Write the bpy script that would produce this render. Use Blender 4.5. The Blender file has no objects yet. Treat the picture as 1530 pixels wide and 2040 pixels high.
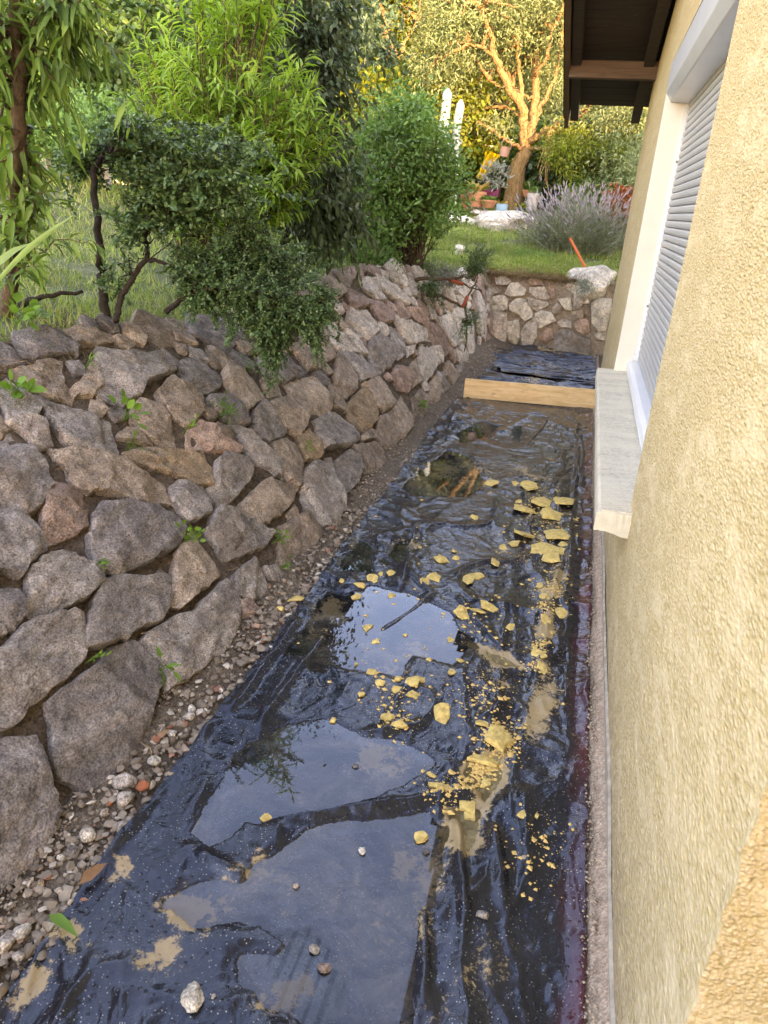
import bpy, math, random
import numpy as np
from mathutils import Vector, Matrix
R = math.radians
rng = np.random.default_rng(7)
random.seed(7)
S = bpy.context.scene
COL = S.collection

# ------------------------------------------------------------------ camera
F = 1430.0
CAMH = 1.6
def _basis():
    D = np.array([422., -590., F]); N = np.array([-225., 3300., F])
    D /= np.linalg.norm(D); N = N - N.dot(D) * D; N /= np.linalg.norm(N)
    Rr = np.cross(N, D)
    if Rr[0] < 0: Rr = -Rr
    return np.array([Rr, D, -N])
M = _basis()
cd = bpy.data.cameras.new('camera'); cam = bpy.data.objects.new('camera', cd); COL.objects.link(cam)
cd.sensor_fit = 'VERTICAL'; cd.sensor_height = 36; cd.lens = F / 2040 * 36
cd.clip_start = 0.03; cd.clip_end = 900
cd.dof.use_dof = True; cd.dof.focus_distance = 3.2; cd.dof.aperture_fstop = 9.0
cam.matrix_world = Matrix(((M[0,0], -M[0,1], -M[0,2], 0), (M[1,0], -M[1,1], -M[1,2], 0), (M[2,0], -M[2,1], -M[2,2], CAMH), (0,0,0,1)))
S.camera = cam
# ------------------------------------------------------------------ light
SUN_EL, SUN_AZ = R(9.0), R(149)       # azimuth clockwise from +Y (the sun stands behind, to the right)
W = bpy.data.worlds.new('World'); S.world = W; W.use_nodes = True
wn = W.node_tree.nodes; bg = wn['Background']
sky = wn.new('ShaderNodeTexSky'); sky.sky_type = 'NISHITA'; sky.sun_disc = False
sky.sun_elevation = SUN_EL; sky.sun_rotation = SUN_AZ; sky.dust_density = .3; sky.air_density = 1.0; sky.ozone_density = 3.0
W.node_tree.links.new(sky.outputs[0], bg.inputs[0]); bg.inputs[1].default_value = 0.15
sl = bpy.data.lights.new('sun', 'SUN'); so = bpy.data.objects.new('sun', sl); COL.objects.link(so)
sl.energy = .9; sl.angle = R(0.5); sl.color = (1.0, 0.88, 0.70)
sd = Vector((math.sin(SUN_AZ) * math.cos(SUN_EL), math.cos(SUN_AZ) * math.cos(SUN_EL), math.sin(SUN_EL)))
so.rotation_euler = sd.to_track_quat('Z', 'Y').to_euler()
S.view_settings.view_transform = 'Standard'; S.view_settings.look = 'None'; S.view_settings.gamma = 1
S.view_settings.exposure = 4.3
S.view_settings.use_white_balance = True
S.view_settings.white_balance_temperature = 14500; S.view_settings.white_balance_tint = 40
S.render.engine = 'CYCLES'
S.cycles.max_bounces = 7; S.cycles.transparent_max_bounces = 12

# ------------------------------------------------------------------ helpers
def ray(px, py): return M @ np.array([px - 765., py - 1020., F])
O = np.array([0, 0, CAMH])
def PZ(px, py, z=0.):
    r = ray(px, py); return O + (z - CAMH) / r[2] * r
def PX(px, py, X):
    r = ray(px, py); return O + X / r[0] * r
def PY(px, py, Y):
    r = ray(px, py); return O + Y / r[1] * r
def mpp(p):                                  # metres per photograph pixel at a place
    return float((M.T @ (np.asarray(p, float) - O))[2]) / F
def nrm(a): return a / (np.linalg.norm(a, axis=-1, keepdims=True) + 1e-9)

_tabs = {}
def vn(x, y, sc, seed=0):                    # smooth value noise -1..1
    if seed not in _tabs: _tabs[seed] = np.random.default_rng(seed + 100).random((256, 256)) * 2 - 1
    T = _tabs[seed]; x = np.asarray(x) * sc; y = np.asarray(y) * sc
    xi = np.floor(x).astype(int); yi = np.floor(y).astype(int); fx = x - xi; fy = y - yi
    fx = fx * fx * (3 - 2 * fx); fy = fy * fy * (3 - 2 * fy)
    a = T[xi & 255, yi & 255]; b = T[(xi + 1) & 255, yi & 255]; c = T[xi & 255, (yi + 1) & 255]; d = T[(xi + 1) & 255, (yi + 1) & 255]
    return (a * (1 - fx) + b * fx) * (1 - fy) + (c * (1 - fx) + d * fx) * fy
def fbm(x, y, sc, seed=0, o=4):
    s = 0; a = 1.; t = 0
    for i in range(o):
        s = s + a * vn(x, y, sc * 2.03 ** i, seed + i); t += a; a *= .5
    return s / t
def sstep(a, b, x):
    t = np.clip((x - a) / (b - a), 0, 1); return t * t * (3 - 2 * t)

class MB:
    def __init__(s): s.v = []; s.f = {3: [], 4: []}; s.n = 0; s.poly = []
    def add(s, v, f):
        v = np.asarray(v, float).reshape(-1, 3); f = np.asarray(f, int)
        s.v.append(v); s.f[f.shape[1]].append(f + s.n); s.n += len(v)
    def addv(s, v):
        b = s.n; v = np.asarray(v, float).reshape(-1, 3); s.v.append(v); s.n += len(v); return b
    def addf(s, f):
        f = np.asarray(f, int); s.f[f.shape[1]].append(f)
    def mesh(s, name, smooth=False, ang=None):
        me = bpy.data.meshes.new(name)
        v = np.concatenate(s.v) if s.v else np.zeros((0, 3))
        fs = [np.concatenate(s.f[k]) for k in (3, 4) if s.f[k]]
        me.vertices.add(len(v)); me.vertices.foreach_set('co', v.astype(np.float32).ravel())
        li = np.concatenate([a.ravel() for a in fs]); tot = np.concatenate([np.full(len(a), a.shape[1]) for a in fs])
        st = np.concatenate([[0], np.cumsum(tot)[:-1]])
        me.loops.add(len(li)); me.loops.foreach_set('vertex_index', li.astype(np.int32))
        me.polygons.add(len(tot)); me.polygons.foreach_set('loop_start', st.astype(np.int32)); me.polygons.foreach_set('loop_total', tot.astype(np.int32))
        me.polygons.foreach_set('use_smooth', np.full(len(tot), bool(smooth)))
        me.update(calc_edges=True); me.validate()
        if ang: me.set_sharp_from_angle(angle=R(ang))
        return me
    def build(s, name, mat, parent=None, smooth=False, ang=None):
        me = s.mesh(name, smooth or bool(ang), ang); return link(name, me, mat, parent)
def link(name, me, mat, parent=None, loc=None):
    o = bpy.data.objects.new(name, me); COL.objects.link(o)
    if mat is not None and len(me.materials) == 0: me.materials.append(mat)
    if parent is not None: o.parent = parent; 
    if loc is not None: o.location = loc
    return o
def tag(o, label=None, cat=None, group=None, kind=None):
    if label: o['label'] = label
    if cat: o['category'] = cat
    if group: o['group'] = group
    if kind: o['kind'] = kind
    return o
def thing(name, label, cat, group=None):
    o = bpy.data.objects.new(name, None); o.empty_display_size = .1; COL.objects.link(o)
    return tag(o, label, cat, group)

def box(mb, x0, x1, y0, y1, z0, z1):
    v = [(x, y, z) for x in (x0, x1) for y in (y0, y1) for z in (z0, z1)]
    mb.add(v, [(0,1,3,2),(4,6,7,5),(0,4,5,1),(2,3,7,6),(0,2,6,4),(1,5,7,3)])
def bbox(name, mat, parent, x0, x1, y0, y1, z0, z1, bev=.004):
    mb = MB(); box(mb, x0, x1, y0, y1, z0, z1); o = mb.build(name, mat, parent)
    if bev:
        m = o.modifiers.new('bevel', 'BEVEL'); m.width = bev; m.segments = 2; m.limit_method = 'ANGLE'
    return o
def prism(mb, prof, axis, a, b):              # 2-D profile extruded along an axis ('x' or 'y')
    n = len(prof)
    def P(p, t): return (t, p[0], p[1]) if axis == 'x' else (p[0], t, p[1])
    base = mb.addv([P(p, a) for p in prof] + [P(p, b) for p in prof])
    mb.addf([(base + i, base + (i + 1) % n, base + n + (i + 1) % n, base + n + i) for i in range(n)])
    for off in (0, n):
        mb.addf([(base + off, base + off + i, base + off + i + 1) for i in range(1, n - 1)])
def tube(mb, pts, rad, sides=6, cap=True):
    pts = np.asarray(pts, float); n = len(pts)
    rad = np.full(n, rad) if np.isscalar(rad) else np.asarray(rad, float)
    T = nrm(np.gradient(pts, axis=0)); ref = np.array([0, 0, 1.]) if abs(T[0, 2]) < .9 else np.array([1., 0, 0])
    A = nrm(np.cross(T, ref)); B = np.cross(T, A)
    th = np.arange(sides) * 2 * math.pi / sides
    v = pts[:, None] + rad[:, None, None] * (A[:, None] * np.cos(th)[None, :, None] + B[:, None] * np.sin(th)[None, :, None])
    i = np.arange(n - 1)[:, None] * sides; j = np.arange(sides)[None]; k = (j + 1) % sides
    f = np.stack([i + j, i + k, i + sides + k, i + sides + j], -1).reshape(-1, 4)
    b = mb.addv(v.reshape(-1, 3)); mb.addf(f + b)
    if cap:
        mb.addf([(b, b + q + 1, b + q) for q in range(1, sides - 1)]); e = b + (n - 1) * sides
        mb.addf([(e, e + q, e + q + 1) for q in range(1, sides - 1)])
def smooth_path(P, n=4, jit=0.):
    P = np.asarray(P, float)
    if len(P) < 3: 
        t = np.linspace(0, 1, n + 1)[:, None]; Q = P[0] * (1 - t) + P[-1] * t
    else:
        Q = []
        E = np.vstack([2 * P[0] - P[1], P, 2 * P[-1] - P[-2]])
        for i in range(1, len(E) - 2):
            p0, p1, p2, p3 = E[i-1:i+3]
            for t in np.linspace(0, 1, n, endpoint=False):
                Q.append(.5 * (2*p1 + (p2-p0)*t + (2*p0-5*p1+4*p2-p3)*t*t + (3*p1-p0-3*p2+p3)*t**3))
        Q.append(P[-1]); Q = np.array(Q)
    if jit: Q[1:-1] += rng.normal(0, jit, Q[1:-1].shape)
    return Q
def lathe(mb, prof, c, n=16, squash=1.):
    th = np.arange(n) * 2 * math.pi / n
    prof = np.asarray(prof, float)
    v = np.stack([np.stack([c[0] + r * np.cos(th), c[1] + squash * r * np.sin(th), np.full(n, c[2] + z)], -1) for r, z in prof])
    m = len(prof); i = np.arange(m - 1)[:, None] * n; j = np.arange(n)[None]; k = (j + 1) % n
    b = mb.addv(v.reshape(-1, 3)); mb.addf(np.stack([i + j, i + k, i + n + k, i + n + j], -1).reshape(-1, 4) + b)
def grid_mesh(mb, X, Y, Z):
    n, m = X.shape; b = mb.addv(np.stack([X, Y, Z], -1).reshape(-1, 3))
    i = np.arange(n - 1)[:, None] * m; j = np.arange(m - 1)[None]
    mb.addf(np.stack([i + j, i + m + j, i + m + j + 1, i + j + 1], -1).reshape(-1, 4) + b)
def setattr_f(o, name, arr):
    a = o.data.attributes.new(name, 'FLOAT', 'POINT'); a.data.foreach_set('value', np.asarray(arr, np.float32).ravel())

# leaves ----------------------------------------------------------------
def leaves(mb, P, D, N, L, Wd, kind='simple'):
    P = np.asarray(P, float); n = len(P)
    if n == 0: return
    D = nrm(np.asarray(D, float)); N = np.asarray(N, float); Sd = nrm(np.cross(D, N)); N = np.cross(Sd, D)
    L = np.broadcast_to(np.asarray(L, float), (n,)); Wd = np.broadcast_to(np.asarray(Wd, float), (n,))
    if kind == 'lance':
        a = np.array([0, .3, .3, .3, .68, .68, .68, 1.]); s = np.array([0, -.5, 0, .5, -.36, 0, .36, 0]); u = np.array([0, .09, .04, .09, .02, -.02, .02, -.14])
        f4 = np.array([[2, 5, 4, 1], [3, 6, 5, 2]]); f3 = np.array([[0, 2, 1], [0, 3, 2], [5, 7, 4], [6, 7, 5]])
    elif kind == 'round':
        a = np.array([0, .25, .7, 1., .7, .25]); s = np.array([0, -.45, -.42, 0, .42, .45]); u = np.array([0, .06, .03, -.05, .03, .06])
        f4 = np.array([[0, 3, 2, 1], [0, 5, 4, 3]]); f3 = None
    elif kind == 'blade':
        a = np.array([0, 0, .55, .55, 1.]); s = np.array([-.5, .5, -.35, .35, 0]); u = np.array([0, 0, .0, .0, -.12])
        f4 = np.array([[0, 1, 3, 2]]); f3 = np.array([[2, 3, 4]])
    else:
        a = np.array([0, .45, 1., .45]); s = np.array([0, -.5, 0, .5]); u = np.array([0, .1, -.08, .1])
        f4 = None; f3 = np.array([[0, 2, 1], [0, 3, 2]])
    v = P[:, None] + D[:, None] * (a[None, :, None] * L[:, None, None]) + Sd[:, None] * (s[None, :, None] * Wd[:, None, None]) + N[:, None] * (u[None, :, None] * L[:, None, None])
    k = len(a); b = mb.addv(v.reshape(-1, 3)); off = (np.arange(n) * k)[:, None, None] + b
    if f4 is not None: mb.addf((f4[None] + off).reshape(-1, 4))
    if f3 is not None: mb.addf((f3[None] + off).reshape(-1, 3))
def rdir(n): return nrm(rng.normal(size=(n, 3)))
def blob(px, py, Y, rpx, rpz, ry=None):       # an ellipsoid in the world, given where it shows in the photograph
    c = PY(px, py, Y); k = mpp(c); rx = rpx * k; rz = rpz * k
    return (c, np.array([rx, ry if ry else (rx + rz) / 2, rz]))
def blob_pts(blobs, n, shell=.5, low=-1.):
    w = np.array([(b[1][0] * b[1][1] * b[1][2]) ** .67 for b in blobs]); idx = rng.choice(len(blobs), n, p=w / w.sum())
    d = rdir(n); d[:, 2] = np.where(d[:, 2] < low, -d[:, 2], d[:, 2]); r = shell + (1 - shell) * rng.random(n) ** .6
    C = np.array([b[0] for b in blobs])[idx]; Rr = np.array([b[1] for b in blobs])[idx]
    bump = 1 + .28 * np.sin(d[:, 0] * 7 + idx) * np.cos(d[:, 2] * 6 + d[:, 1] * 5 + idx * 2)
    return C + Rr * d * (r * bump)[:, None], d
def crown(mb, blobs, n, L, Wd, kind='simple', per=40, cr=.12, droop=.2, shell=.45, up=.5, lvar=.35):
    m = max(1, n // per); C, d = blob_pts(blobs, m, shell)
    idx = np.repeat(np.arange(m), per); N = len(idx)
    sc = cr * (.5 + rng.random(m))[idx]
    P = C[idx] + rng.normal(size=(N, 3)) * sc[:, None] * np.array([1, 1, .7])
    D = d[idx] * .6 + rdir(N) * .8 - np.array([0, 0, droop])
    leaves(mb, P, D, np.array([0, 0, up]) + rdir(N) * .6, L * (1 + lvar * rng.normal(size=N).clip(-1.5, 1.5)), Wd, kind)
    return C
def core(mb, blobs, k=.72):
    for c, r in blobs:
        th = np.linspace(0, 2 * math.pi, 15)[:-1]; ph = np.linspace(-1.45, 1.45, 9)
        T, Pp = np.meshgrid(th, ph); d = np.stack([np.cos(T) * np.cos(Pp), np.sin(T) * np.cos(Pp), np.sin(Pp)], -1)
        w = k * (1 + .22 * rng.normal(size=T.shape).clip(-1, 1)); v = c + r * d * w[..., None]
        n, m = T.shape; i = np.arange(n - 1)[:, None] * m; j = np.arange(m)[None]; q = (j + 1) % m
        b = mb.addv(v.reshape(-1, 3)); mb.addf(np.stack([i + j, i + q, i + m + q, i + m + j], -1).reshape(-1, 4) + b)
def stems(wood, leaf, bases, blobs, n, L, Wd, kind='lance', gap=.03, start=.35, arch=.5, droop=.3, r0=.008, twigs=3, tl=.25, shell=.7, side=.9, jit=.01, lv=.25, low=-1., lowtips=None, per=1):
    tips, _ = blob_pts(blobs, n, shell, low); bases = np.asarray(bases, float).reshape(-1, 3)
    for t in tips:
        b = bases[np.argmin(((bases - t) ** 2).sum(1) + rng.random(len(bases)) * .3)]
        h = t - b; mid = b + h * .5 + np.array([0, 0, arch * np.linalg.norm(h[:2]) + .12 * abs(h[2])]) * .5
        P = smooth_path([b + rng.normal(0, .02, 3) * [1, 1, 0], mid, t], 6, jit)
        tube(wood, P, np.linspace(r0, r0 * .25, len(P)), 5, False)
        paths = [(P, start)]
        for q in range(twigs):
            i = rng.integers(int(len(P) * .35), len(P) - 1); T = nrm(P[i + 1] - P[i])
            d = nrm(T * .8 + rdir(1)[0] * .7); l = tl * (.6 + .8 * rng.random())
            Q = P[i] + np.outer(np.linspace(0, 1, 5), d * l) - np.outer(np.linspace(0, 1, 5) ** 2, [0, 0, droop * .5 * l])
            tube(wood, Q, np.linspace(r0 * .4, r0 * .15, 5), 3, False); paths.append((Q, .1))
        for Q, st in paths:
            seg = np.linalg.norm(np.diff(Q, axis=0), axis=1); cum = np.concatenate([[0], np.cumsum(seg)]); tot = cum[-1]
            s = np.arange(tot * st, tot, gap); s = np.repeat(s, per)
            if len(s) == 0: continue
            pos = np.stack([np.interp(s, cum, Q[:, k]) for k in range(3)], -1)
            ta = nrm(np.stack([np.interp(s, cum[1:], np.diff(Q, axis=0)[:, k]) for k in range(3)], -1))
            D = ta * .6 + nrm(np.cross(ta, rdir(len(s)))) * side - np.array([0, 0, droop])
            taper = .55 + .45 * np.minimum(1, (tot - s) / (.25 * tot + 1e-6))
            leaves(leaf, pos, D, np.array([0, 0, 1.]) + rdir(len(s)) * .5, L * taper * (1 + lv * rng.normal(size=len(s)).clip(-1.5, 1.5)), Wd * taper, kind)

# ------------------------------------------------------------------ materials
def mat(name):
    m = bpy.data.materials.new(name); m.use_nodes = True; nt = m.node_tree; return m, nt, nt.nodes['Principled BSDF']
def nd(nt, t, **kw):
    n = nt.nodes.new(t)
    for k, v in kw.items():
        if hasattr(n, k): setattr(n, k, v)
        else: n.inputs[k.replace('_', ' ')].default_value = v
    return n
def noise(nt, sc, det=6, rough=.6, vec=None, w=0., dist=0.):
    n = nt.nodes.new('ShaderNodeTexNoise'); n.inputs['Scale'].default_value = sc; n.inputs['Detail'].default_value = det
    n.inputs['Roughness'].default_value = rough; n.inputs['Distortion'].default_value = dist
    if vec is not None: nt.links.new(vec, n.inputs['Vector'])
    return n.outputs['Fac']
def voro(nt, sc, vec=None, feat='F1', rnd=1.):
    n = nt.nodes.new('ShaderNodeTexVoronoi'); n.feature = feat; n.inputs['Scale'].default_value = sc; n.inputs['Randomness'].default_value = rnd
    if vec is not None: nt.links.new(vec, n.inputs['Vector'])
    return n
def ramp(nt, fac, stops, interp='LINEAR'):
    n = nt.nodes.new('ShaderNodeValToRGB'); cr = n.color_ramp; cr.interpolation = interp
    while len(cr.elements) > 1: cr.elements.remove(cr.elements[-1])
    for i, (p, c) in enumerate(stops):
        if not hasattr(c, '__len__'): c = (c, c, c)
        e = cr.elements[0] if i == 0 else cr.elements.new(p)
        e.position = p; e.color = (*c[:3], 1)
    nt.links.new(fac, n.inputs[0]); return n.outputs[0]
def mix(nt, f, a, b, mode='MIX'):
    n = nt.nodes.new('ShaderNodeMix'); n.data_type = 'RGBA'; n.blend_type = mode; n.clamp_factor = True
    for s, v in ((n.inputs[0], f), (n.inputs[6], a), (n.inputs[7], b)):
        if isinstance(v, bpy.types.NodeSocket): nt.links.new(v, s)
        elif hasattr(v, '__len__'): s.default_value = (*v[:3], 1)
        else: s.default_value = v
    return n.outputs[2]
def mth(nt, op, a, b=0., c=0.):
    n = nt.nodes.new('ShaderNodeMath'); n.operation = op
    for s, v in zip(n.inputs, (a, b, c)):
        if isinstance(v, bpy.types.NodeSocket): nt.links.new(v, s)
        else: s.default_value = v
    return n.outputs[0]
def bump(nt, h, dist, strength=1., prev=None):
    n = nt.nodes.new('ShaderNodeBump'); n.inputs['Distance'].default_value = dist; n.inputs['Strength'].default_value = strength
    nt.links.new(h, n.inputs['Height'])
    if prev is not None: nt.links.new(prev, n.inputs['Normal'])
    return n.outputs[0]
def objvec(nt, rot=True, scale=None):
    t = nt.nodes.new('ShaderNodeTexCoord'); v = t.outputs['Object']
    if rot:                                    # shift per object, so copies differ
        oi = nt.nodes.new('ShaderNodeObjectInfo'); a = nt.nodes.new('ShaderNodeVectorMath'); a.operation = 'SCALE'
        cx = nt.nodes.new('ShaderNodeCombineXYZ')
        for i in range(3): nt.links.new(oi.outputs['Random'], cx.inputs[i])
        nt.links.new(cx.outputs[0], a.inputs[0]); a.inputs['Scale'].default_value = 37.
        b = nt.nodes.new('ShaderNodeVectorMath'); b.operation = 'ADD'; nt.links.new(v, b.inputs[0]); nt.links.new(a.outputs[0], b.inputs[1]); v = b.outputs[0]
    if scale:
        m = nt.nodes.new('ShaderNodeMapping'); m.inputs['Scale'].default_value = scale; nt.links.new(v, m.inputs[0]); v = m.outputs[0]
    return v

def stone_mat(name, base, alt, spread=.35, lichen=.0, bd=.012):
    m, nt, b = mat(name); L = nt.links.new; v = objvec(nt)
    oi = nt.nodes.new('ShaderNodeObjectInfo')
    big = noise(nt, 7, 6, .7, v, dist=1.); c = mix(nt, ramp(nt, big, [(.38, 0.), (.62, 1.)]), base, alt)
    br = mth(nt, 'MULTIPLY_ADD', oi.outputs['Random'], spread, 1 - spread / 2)
    cc = nt.nodes.new('ShaderNodeCombineXYZ')
    for i in range(3): L(br, cc.inputs[i])
    c = mix(nt, 1., c, cc.outputs[0], 'MULTIPLY')
    g = noise(nt, 160, 3, .7, v); c = mix(nt, .85, c, ramp(nt, g, [(.32, .3), (.5, 1.), (.66, 1.6)]), 'MULTIPLY'); big2 = noise(nt, 2.6, 5, .7, v, dist=2.); c = mix(nt, .8, c, ramp(nt, big2, [(.35, .62), (.5, 1.), (.65, 1.3)]), 'MULTIPLY')
    g2 = noise(nt, 26, 5, .7, v); c = mix(nt, .85, c, ramp(nt, g2, [(.3, .5), (.5, 1.), (.72, 1.5)]), 'MULTIPLY'); wv = noise(nt, 3.1, 6, .65, v, dist=1.5); c = mix(nt, ramp(nt, wv, [(.54, 0.), (.66, .35)]), c, (.20, .125, .075))
    if lichen:
        ln = noise(nt, 34, 5, .75, v); lm = noise(nt, 4.3, 2, .5, v)
        k = mth(nt, 'MULTIPLY', ramp(nt, ln, [(.60, 0.), (.66, 1.)]), ramp(nt, lm, [(.5, 0.), (.6, lichen)]))
        c = mix(nt, k, c, (.55, .54, .50))
    L(c, b.inputs['Base Color']); b.inputs['Roughness'].default_value = .92; b.inputs['Specular IOR Level'].default_value = .25
    n1 = bump(nt, noise(nt, 11, 8, .66, v, dist=.4), .07, .75); n2 = bump(nt, g2, bd, .9, n1); crk = ramp(nt, voro(nt, 6, objvec(nt, True, (1, 1, .4)), 'DISTANCE_TO_EDGE').outputs['Distance'], [(0., 0.), (.02, 1.)]); n3 = bump(nt, g, .006, .9, n2); L(n3, b.inputs['Normal'])
    return m
STONE = [stone_mat('stone_grey', (.29, .245, .22), (.45, .385, .34), .5, .9),
         stone_mat('stone_brown', (.34, .25, .19), (.48, .365, .285), .45, .6),
         stone_mat('stone_pink', (.42, .26, .21), (.50, .35, .28), .3, .4),
         stone_mat('stone_ochre', (.46, .30, .19), (.37, .27, .19), .3, .2),
         stone_mat('stone_pale', (.56, .47, .40), (.68, .59, .51), .3, .6),  # on far wall stones the paler tone carries painted-in skylight
         stone_mat('stone_white', (.80, .72, .61), (.64, .55, .45), .25, .0),
         stone_mat('stone_dark', (.18, .152, .14), (.32, .275, .25), .3, .5)]
def simple(name, col, rough=.8, var=.2, sc=20, bd=0., spec=.3, metal=0., rnd=0.):
    m, nt, b = mat(name); v = objvec(nt); n = noise(nt, sc, 6, .65, v)
    lo = tuple(c * (1 - var) for c in col); hi = tuple(min(1, c * (1 + var)) for c in col)
    c = ramp(nt, n, [(.3, lo), (.7, hi)]); nt.links.new(c, b.inputs['Base Color'])
    b.inputs['Roughness'].default_value = rough; b.inputs['Specular IOR Level'].default_value = spec; b.inputs['Metallic'].default_value = metal
    if bd: nt.links.new(bump(nt, n, bd), b.inputs['Normal'])
    return m
def leaf_mat(name, cols, trans=.35, rough=.5, spec=.35, big=None):
    m, nt, b = mat(name); g = nt.nodes.new('ShaderNodeNewGeometry'); L = nt.links.new
    c = ramp(nt, g.outputs['Random Per Island'], [(i / max(1, len(cols) - 1), q) for i, q in enumerate(cols)])
    v = objvec(nt, False); nn = noise(nt, 1.7, 3, .6, v); c = mix(nt, .6, c, ramp(nt, nn, [(.35, .6), (.65, 1.35)]), 'MULTIPLY')
    L(c, b.inputs['Base Color']); b.inputs['Roughness'].default_value = rough; b.inputs['Specular IOR Level'].default_value = spec
    t = nt.nodes.new('ShaderNodeBsdfTranslucent'); L(mix(nt, .5, c, (1.5, 1.4, .5), 'MULTIPLY'), t.inputs[0])
    ms = nt.nodes.new('ShaderNodeMixShader'); ms.inputs[0].default_value = trans
    L(b.outputs[0], ms.inputs[1]); L(t.outputs[0], ms.inputs[2]); L(ms.outputs[0], nt.nodes['Material Output'].inputs[0])
    return m
LF = dict(
    almond=leaf_mat('leaf_almond', [(0.065, 0.156, 0.039), (0.117, 0.247, 0.052), (0.195, 0.351, 0.078)], .35),
    willow=leaf_mat('leaf_willow', [(.11, .27, .045), (.19, .40, .07), (.32, .50, .11)], .45),
    coto=leaf_mat('leaf_cotoneaster', [(.04, .11, .045), (.075, .17, .065), (.16, .28, .12)], .25, .4),
    purple=leaf_mat('leaf_dark', [(.035, .065, .028), (.06, .11, .045), (.10, .15, .07)], .2, .45),
    bush=leaf_mat('leaf_bush', [(0.070, 0.182, 0.049), (0.112, 0.266, 0.070), (0.168, 0.350, 0.098)], .3),
    ivy=leaf_mat('leaf_ivy', [(.022, .06, .018), (.04, .10, .026), (.075, .16, .04)], .2, .4),
    hedge=leaf_mat('leaf_hedge', [(0.045, 0.128, 0.030), (0.083, 0.195, 0.045), (0.150, 0.300, 0.068)], .25, .4),
    yellow=leaf_mat('leaf_yellowgreen', [(0.100, 0.160, 0.025), (0.170, 0.230, 0.030), (0.260, 0.280, 0.050)], .4),
    olive=leaf_mat('leaf_olive', [(.10, .16, .07), (.17, .24, .10), (.27, .33, .17)], .25),
    forest=leaf_mat('leaf_forest', [(0.018, 0.042, 0.021), (0.033, 0.072, 0.033), (0.060, 0.112, 0.045)], .15),
    bluegreen=leaf_mat('leaf_bluegreen', [(0.038, 0.090, 0.053), (0.068, 0.150, 0.083), (0.112, 0.210, 0.112)], .2),
    lavender=leaf_mat('leaf_lavender', [(0.156, 0.195, 0.130), (0.234, 0.273, 0.182), (0.338, 0.364, 0.260)], .2),
    lavflower=leaf_mat('lavender_flower', [(.24, .19, .24), (.34, .29, .33), (.42, .37, .39)], .2, .8),
    grass=leaf_mat('grass_blade', [(0.112, 0.225, 0.044), (0.188, 0.325, 0.062), (0.325, 0.400, 0.125), (0.475, 0.413, 0.213)], .35),
    weed=leaf_mat('leaf_weed', [(0.080, 0.220, 0.030), (0.130, 0.320, 0.050)], .4),
    red=leaf_mat('leaf_red', [(0.220, 0.050, 0.020), (0.350, 0.090, 0.030), (0.160, 0.080, 0.040)], .3),
    orange=leaf_mat('leaf_orange', [(0.350, 0.160, 0.040), (0.420, 0.300, 0.080), (0.250, 0.280, 0.070)], .3),
    straw=leaf_mat('dry_straw', [(0.200, 0.120, 0.060), (0.360, 0.250, 0.140), (0.160, 0.090, 0.050)], .2, .8),
    silver=leaf_mat('leaf_silver', [(0.220, 0.260, 0.220), (0.320, 0.360, 0.310)], .2, .8),
)
BARK = simple('bark', (.10, .062, .04), .95, .5, 40, .01)
BARKD = simple('bark_dark', (.035, .025, .02), .95, .5, 40, .008)
def bark_orange():
    m, nt, b = mat('bark_olive'); v = objvec(nt, False, (9, 9, 2.5)); n = noise(nt, 3, 8, .7, v); n2 = voro(nt, 5, v).outputs['Distance']
    c = ramp(nt, n, [(.3, (.12, .07, .035)), (.5, (.30, .17, .07)), (.7, (.42, .26, .12))])
    nt.links.new(c, b.inputs['Base Color']); b.inputs['Roughness'].default_value = .95
    nt.links.new(bump(nt, n2, .02, .8, bump(nt, n, .03)), b.inputs['Normal']); return m
BARKO = bark_orange()

def plaster():
    m, nt, b = mat('yellow_plaster'); v = objvec(nt, False); L = nt.links.new
    vs = objvec(nt, False, (1, .42, 1))
    g = noise(nt, 170, 4, .65, vs, dist=.3); pits = noise(nt, 105, 4, .72, vs, dist=.2); gr = voro(nt, 150, vs); flat_ = ramp(nt, noise(nt, 14, 5, .6, objvec(nt, False, (1, .35, 1))), [(.50, 1.), (.66, .35)]); cl = noise(nt, 1.6, 5, .6, v)
    c = ramp(nt, cl, [(.3, (.645, .475, .295)), (.7, (.71, .54, .35))])
    c = mix(nt, .9, c, ramp(nt, pits, [(.28, (.50, .40, .28)), (.40, (.88, .84, .78)), (.55, (1, 1, 1)), (.72, (1.15, 1.10, .98))]), 'MULTIPLY')  # pits darkened in colour: painted shade, with some dirt
    c = mix(nt, mth(nt, 'MULTIPLY', flat_, ramp(nt, gr.outputs['Distance'], [(.3, 0.), (.65, .55)])), c, (.46, .32, .12)); c = mix(nt, ramp(nt, flat_, [(.25, .35), (.8, 0.)]), c, (.60, .50, .33))
    sx = nt.nodes.new('ShaderNodeSeparateXYZ'); L(v, sx.inputs[0]); sp_ = mth(nt, 'ADD', ramp(nt, mth(nt, 'MULTIPLY', sx.outputs[2], 2.), [(0., .42), (.7, 0.)]), noise(nt, 30, 6, .75, v)); c = mix(nt, ramp(nt, sp_, [(.66, 0.), (.82, .55)]), c, (.36, .25, .16))
    st2 = noise(nt, 7, 8, .8, v, dist=2.5); c = mix(nt, ramp(nt, st2, [(.66, 0.), (.70, .45)]), c, (.42, .30, .18))
    L(c, b.inputs['Base Color']); b.inputs['Roughness'].default_value = .95; b.inputs['Specular IOR Level'].default_value = .15
    hh = mth(nt, 'MULTIPLY', flat_, mth(nt, 'SUBTRACT', pits, gr.outputs['Distance'])); L(bump(nt, g, .002, .6, bump(nt, hh, .006, .9)), b.inputs['Normal']); return m
PLASTER = plaster()
WHITE = simple('white_paint', (.76, .71, .62), .6, .04, 6, .0)
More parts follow.
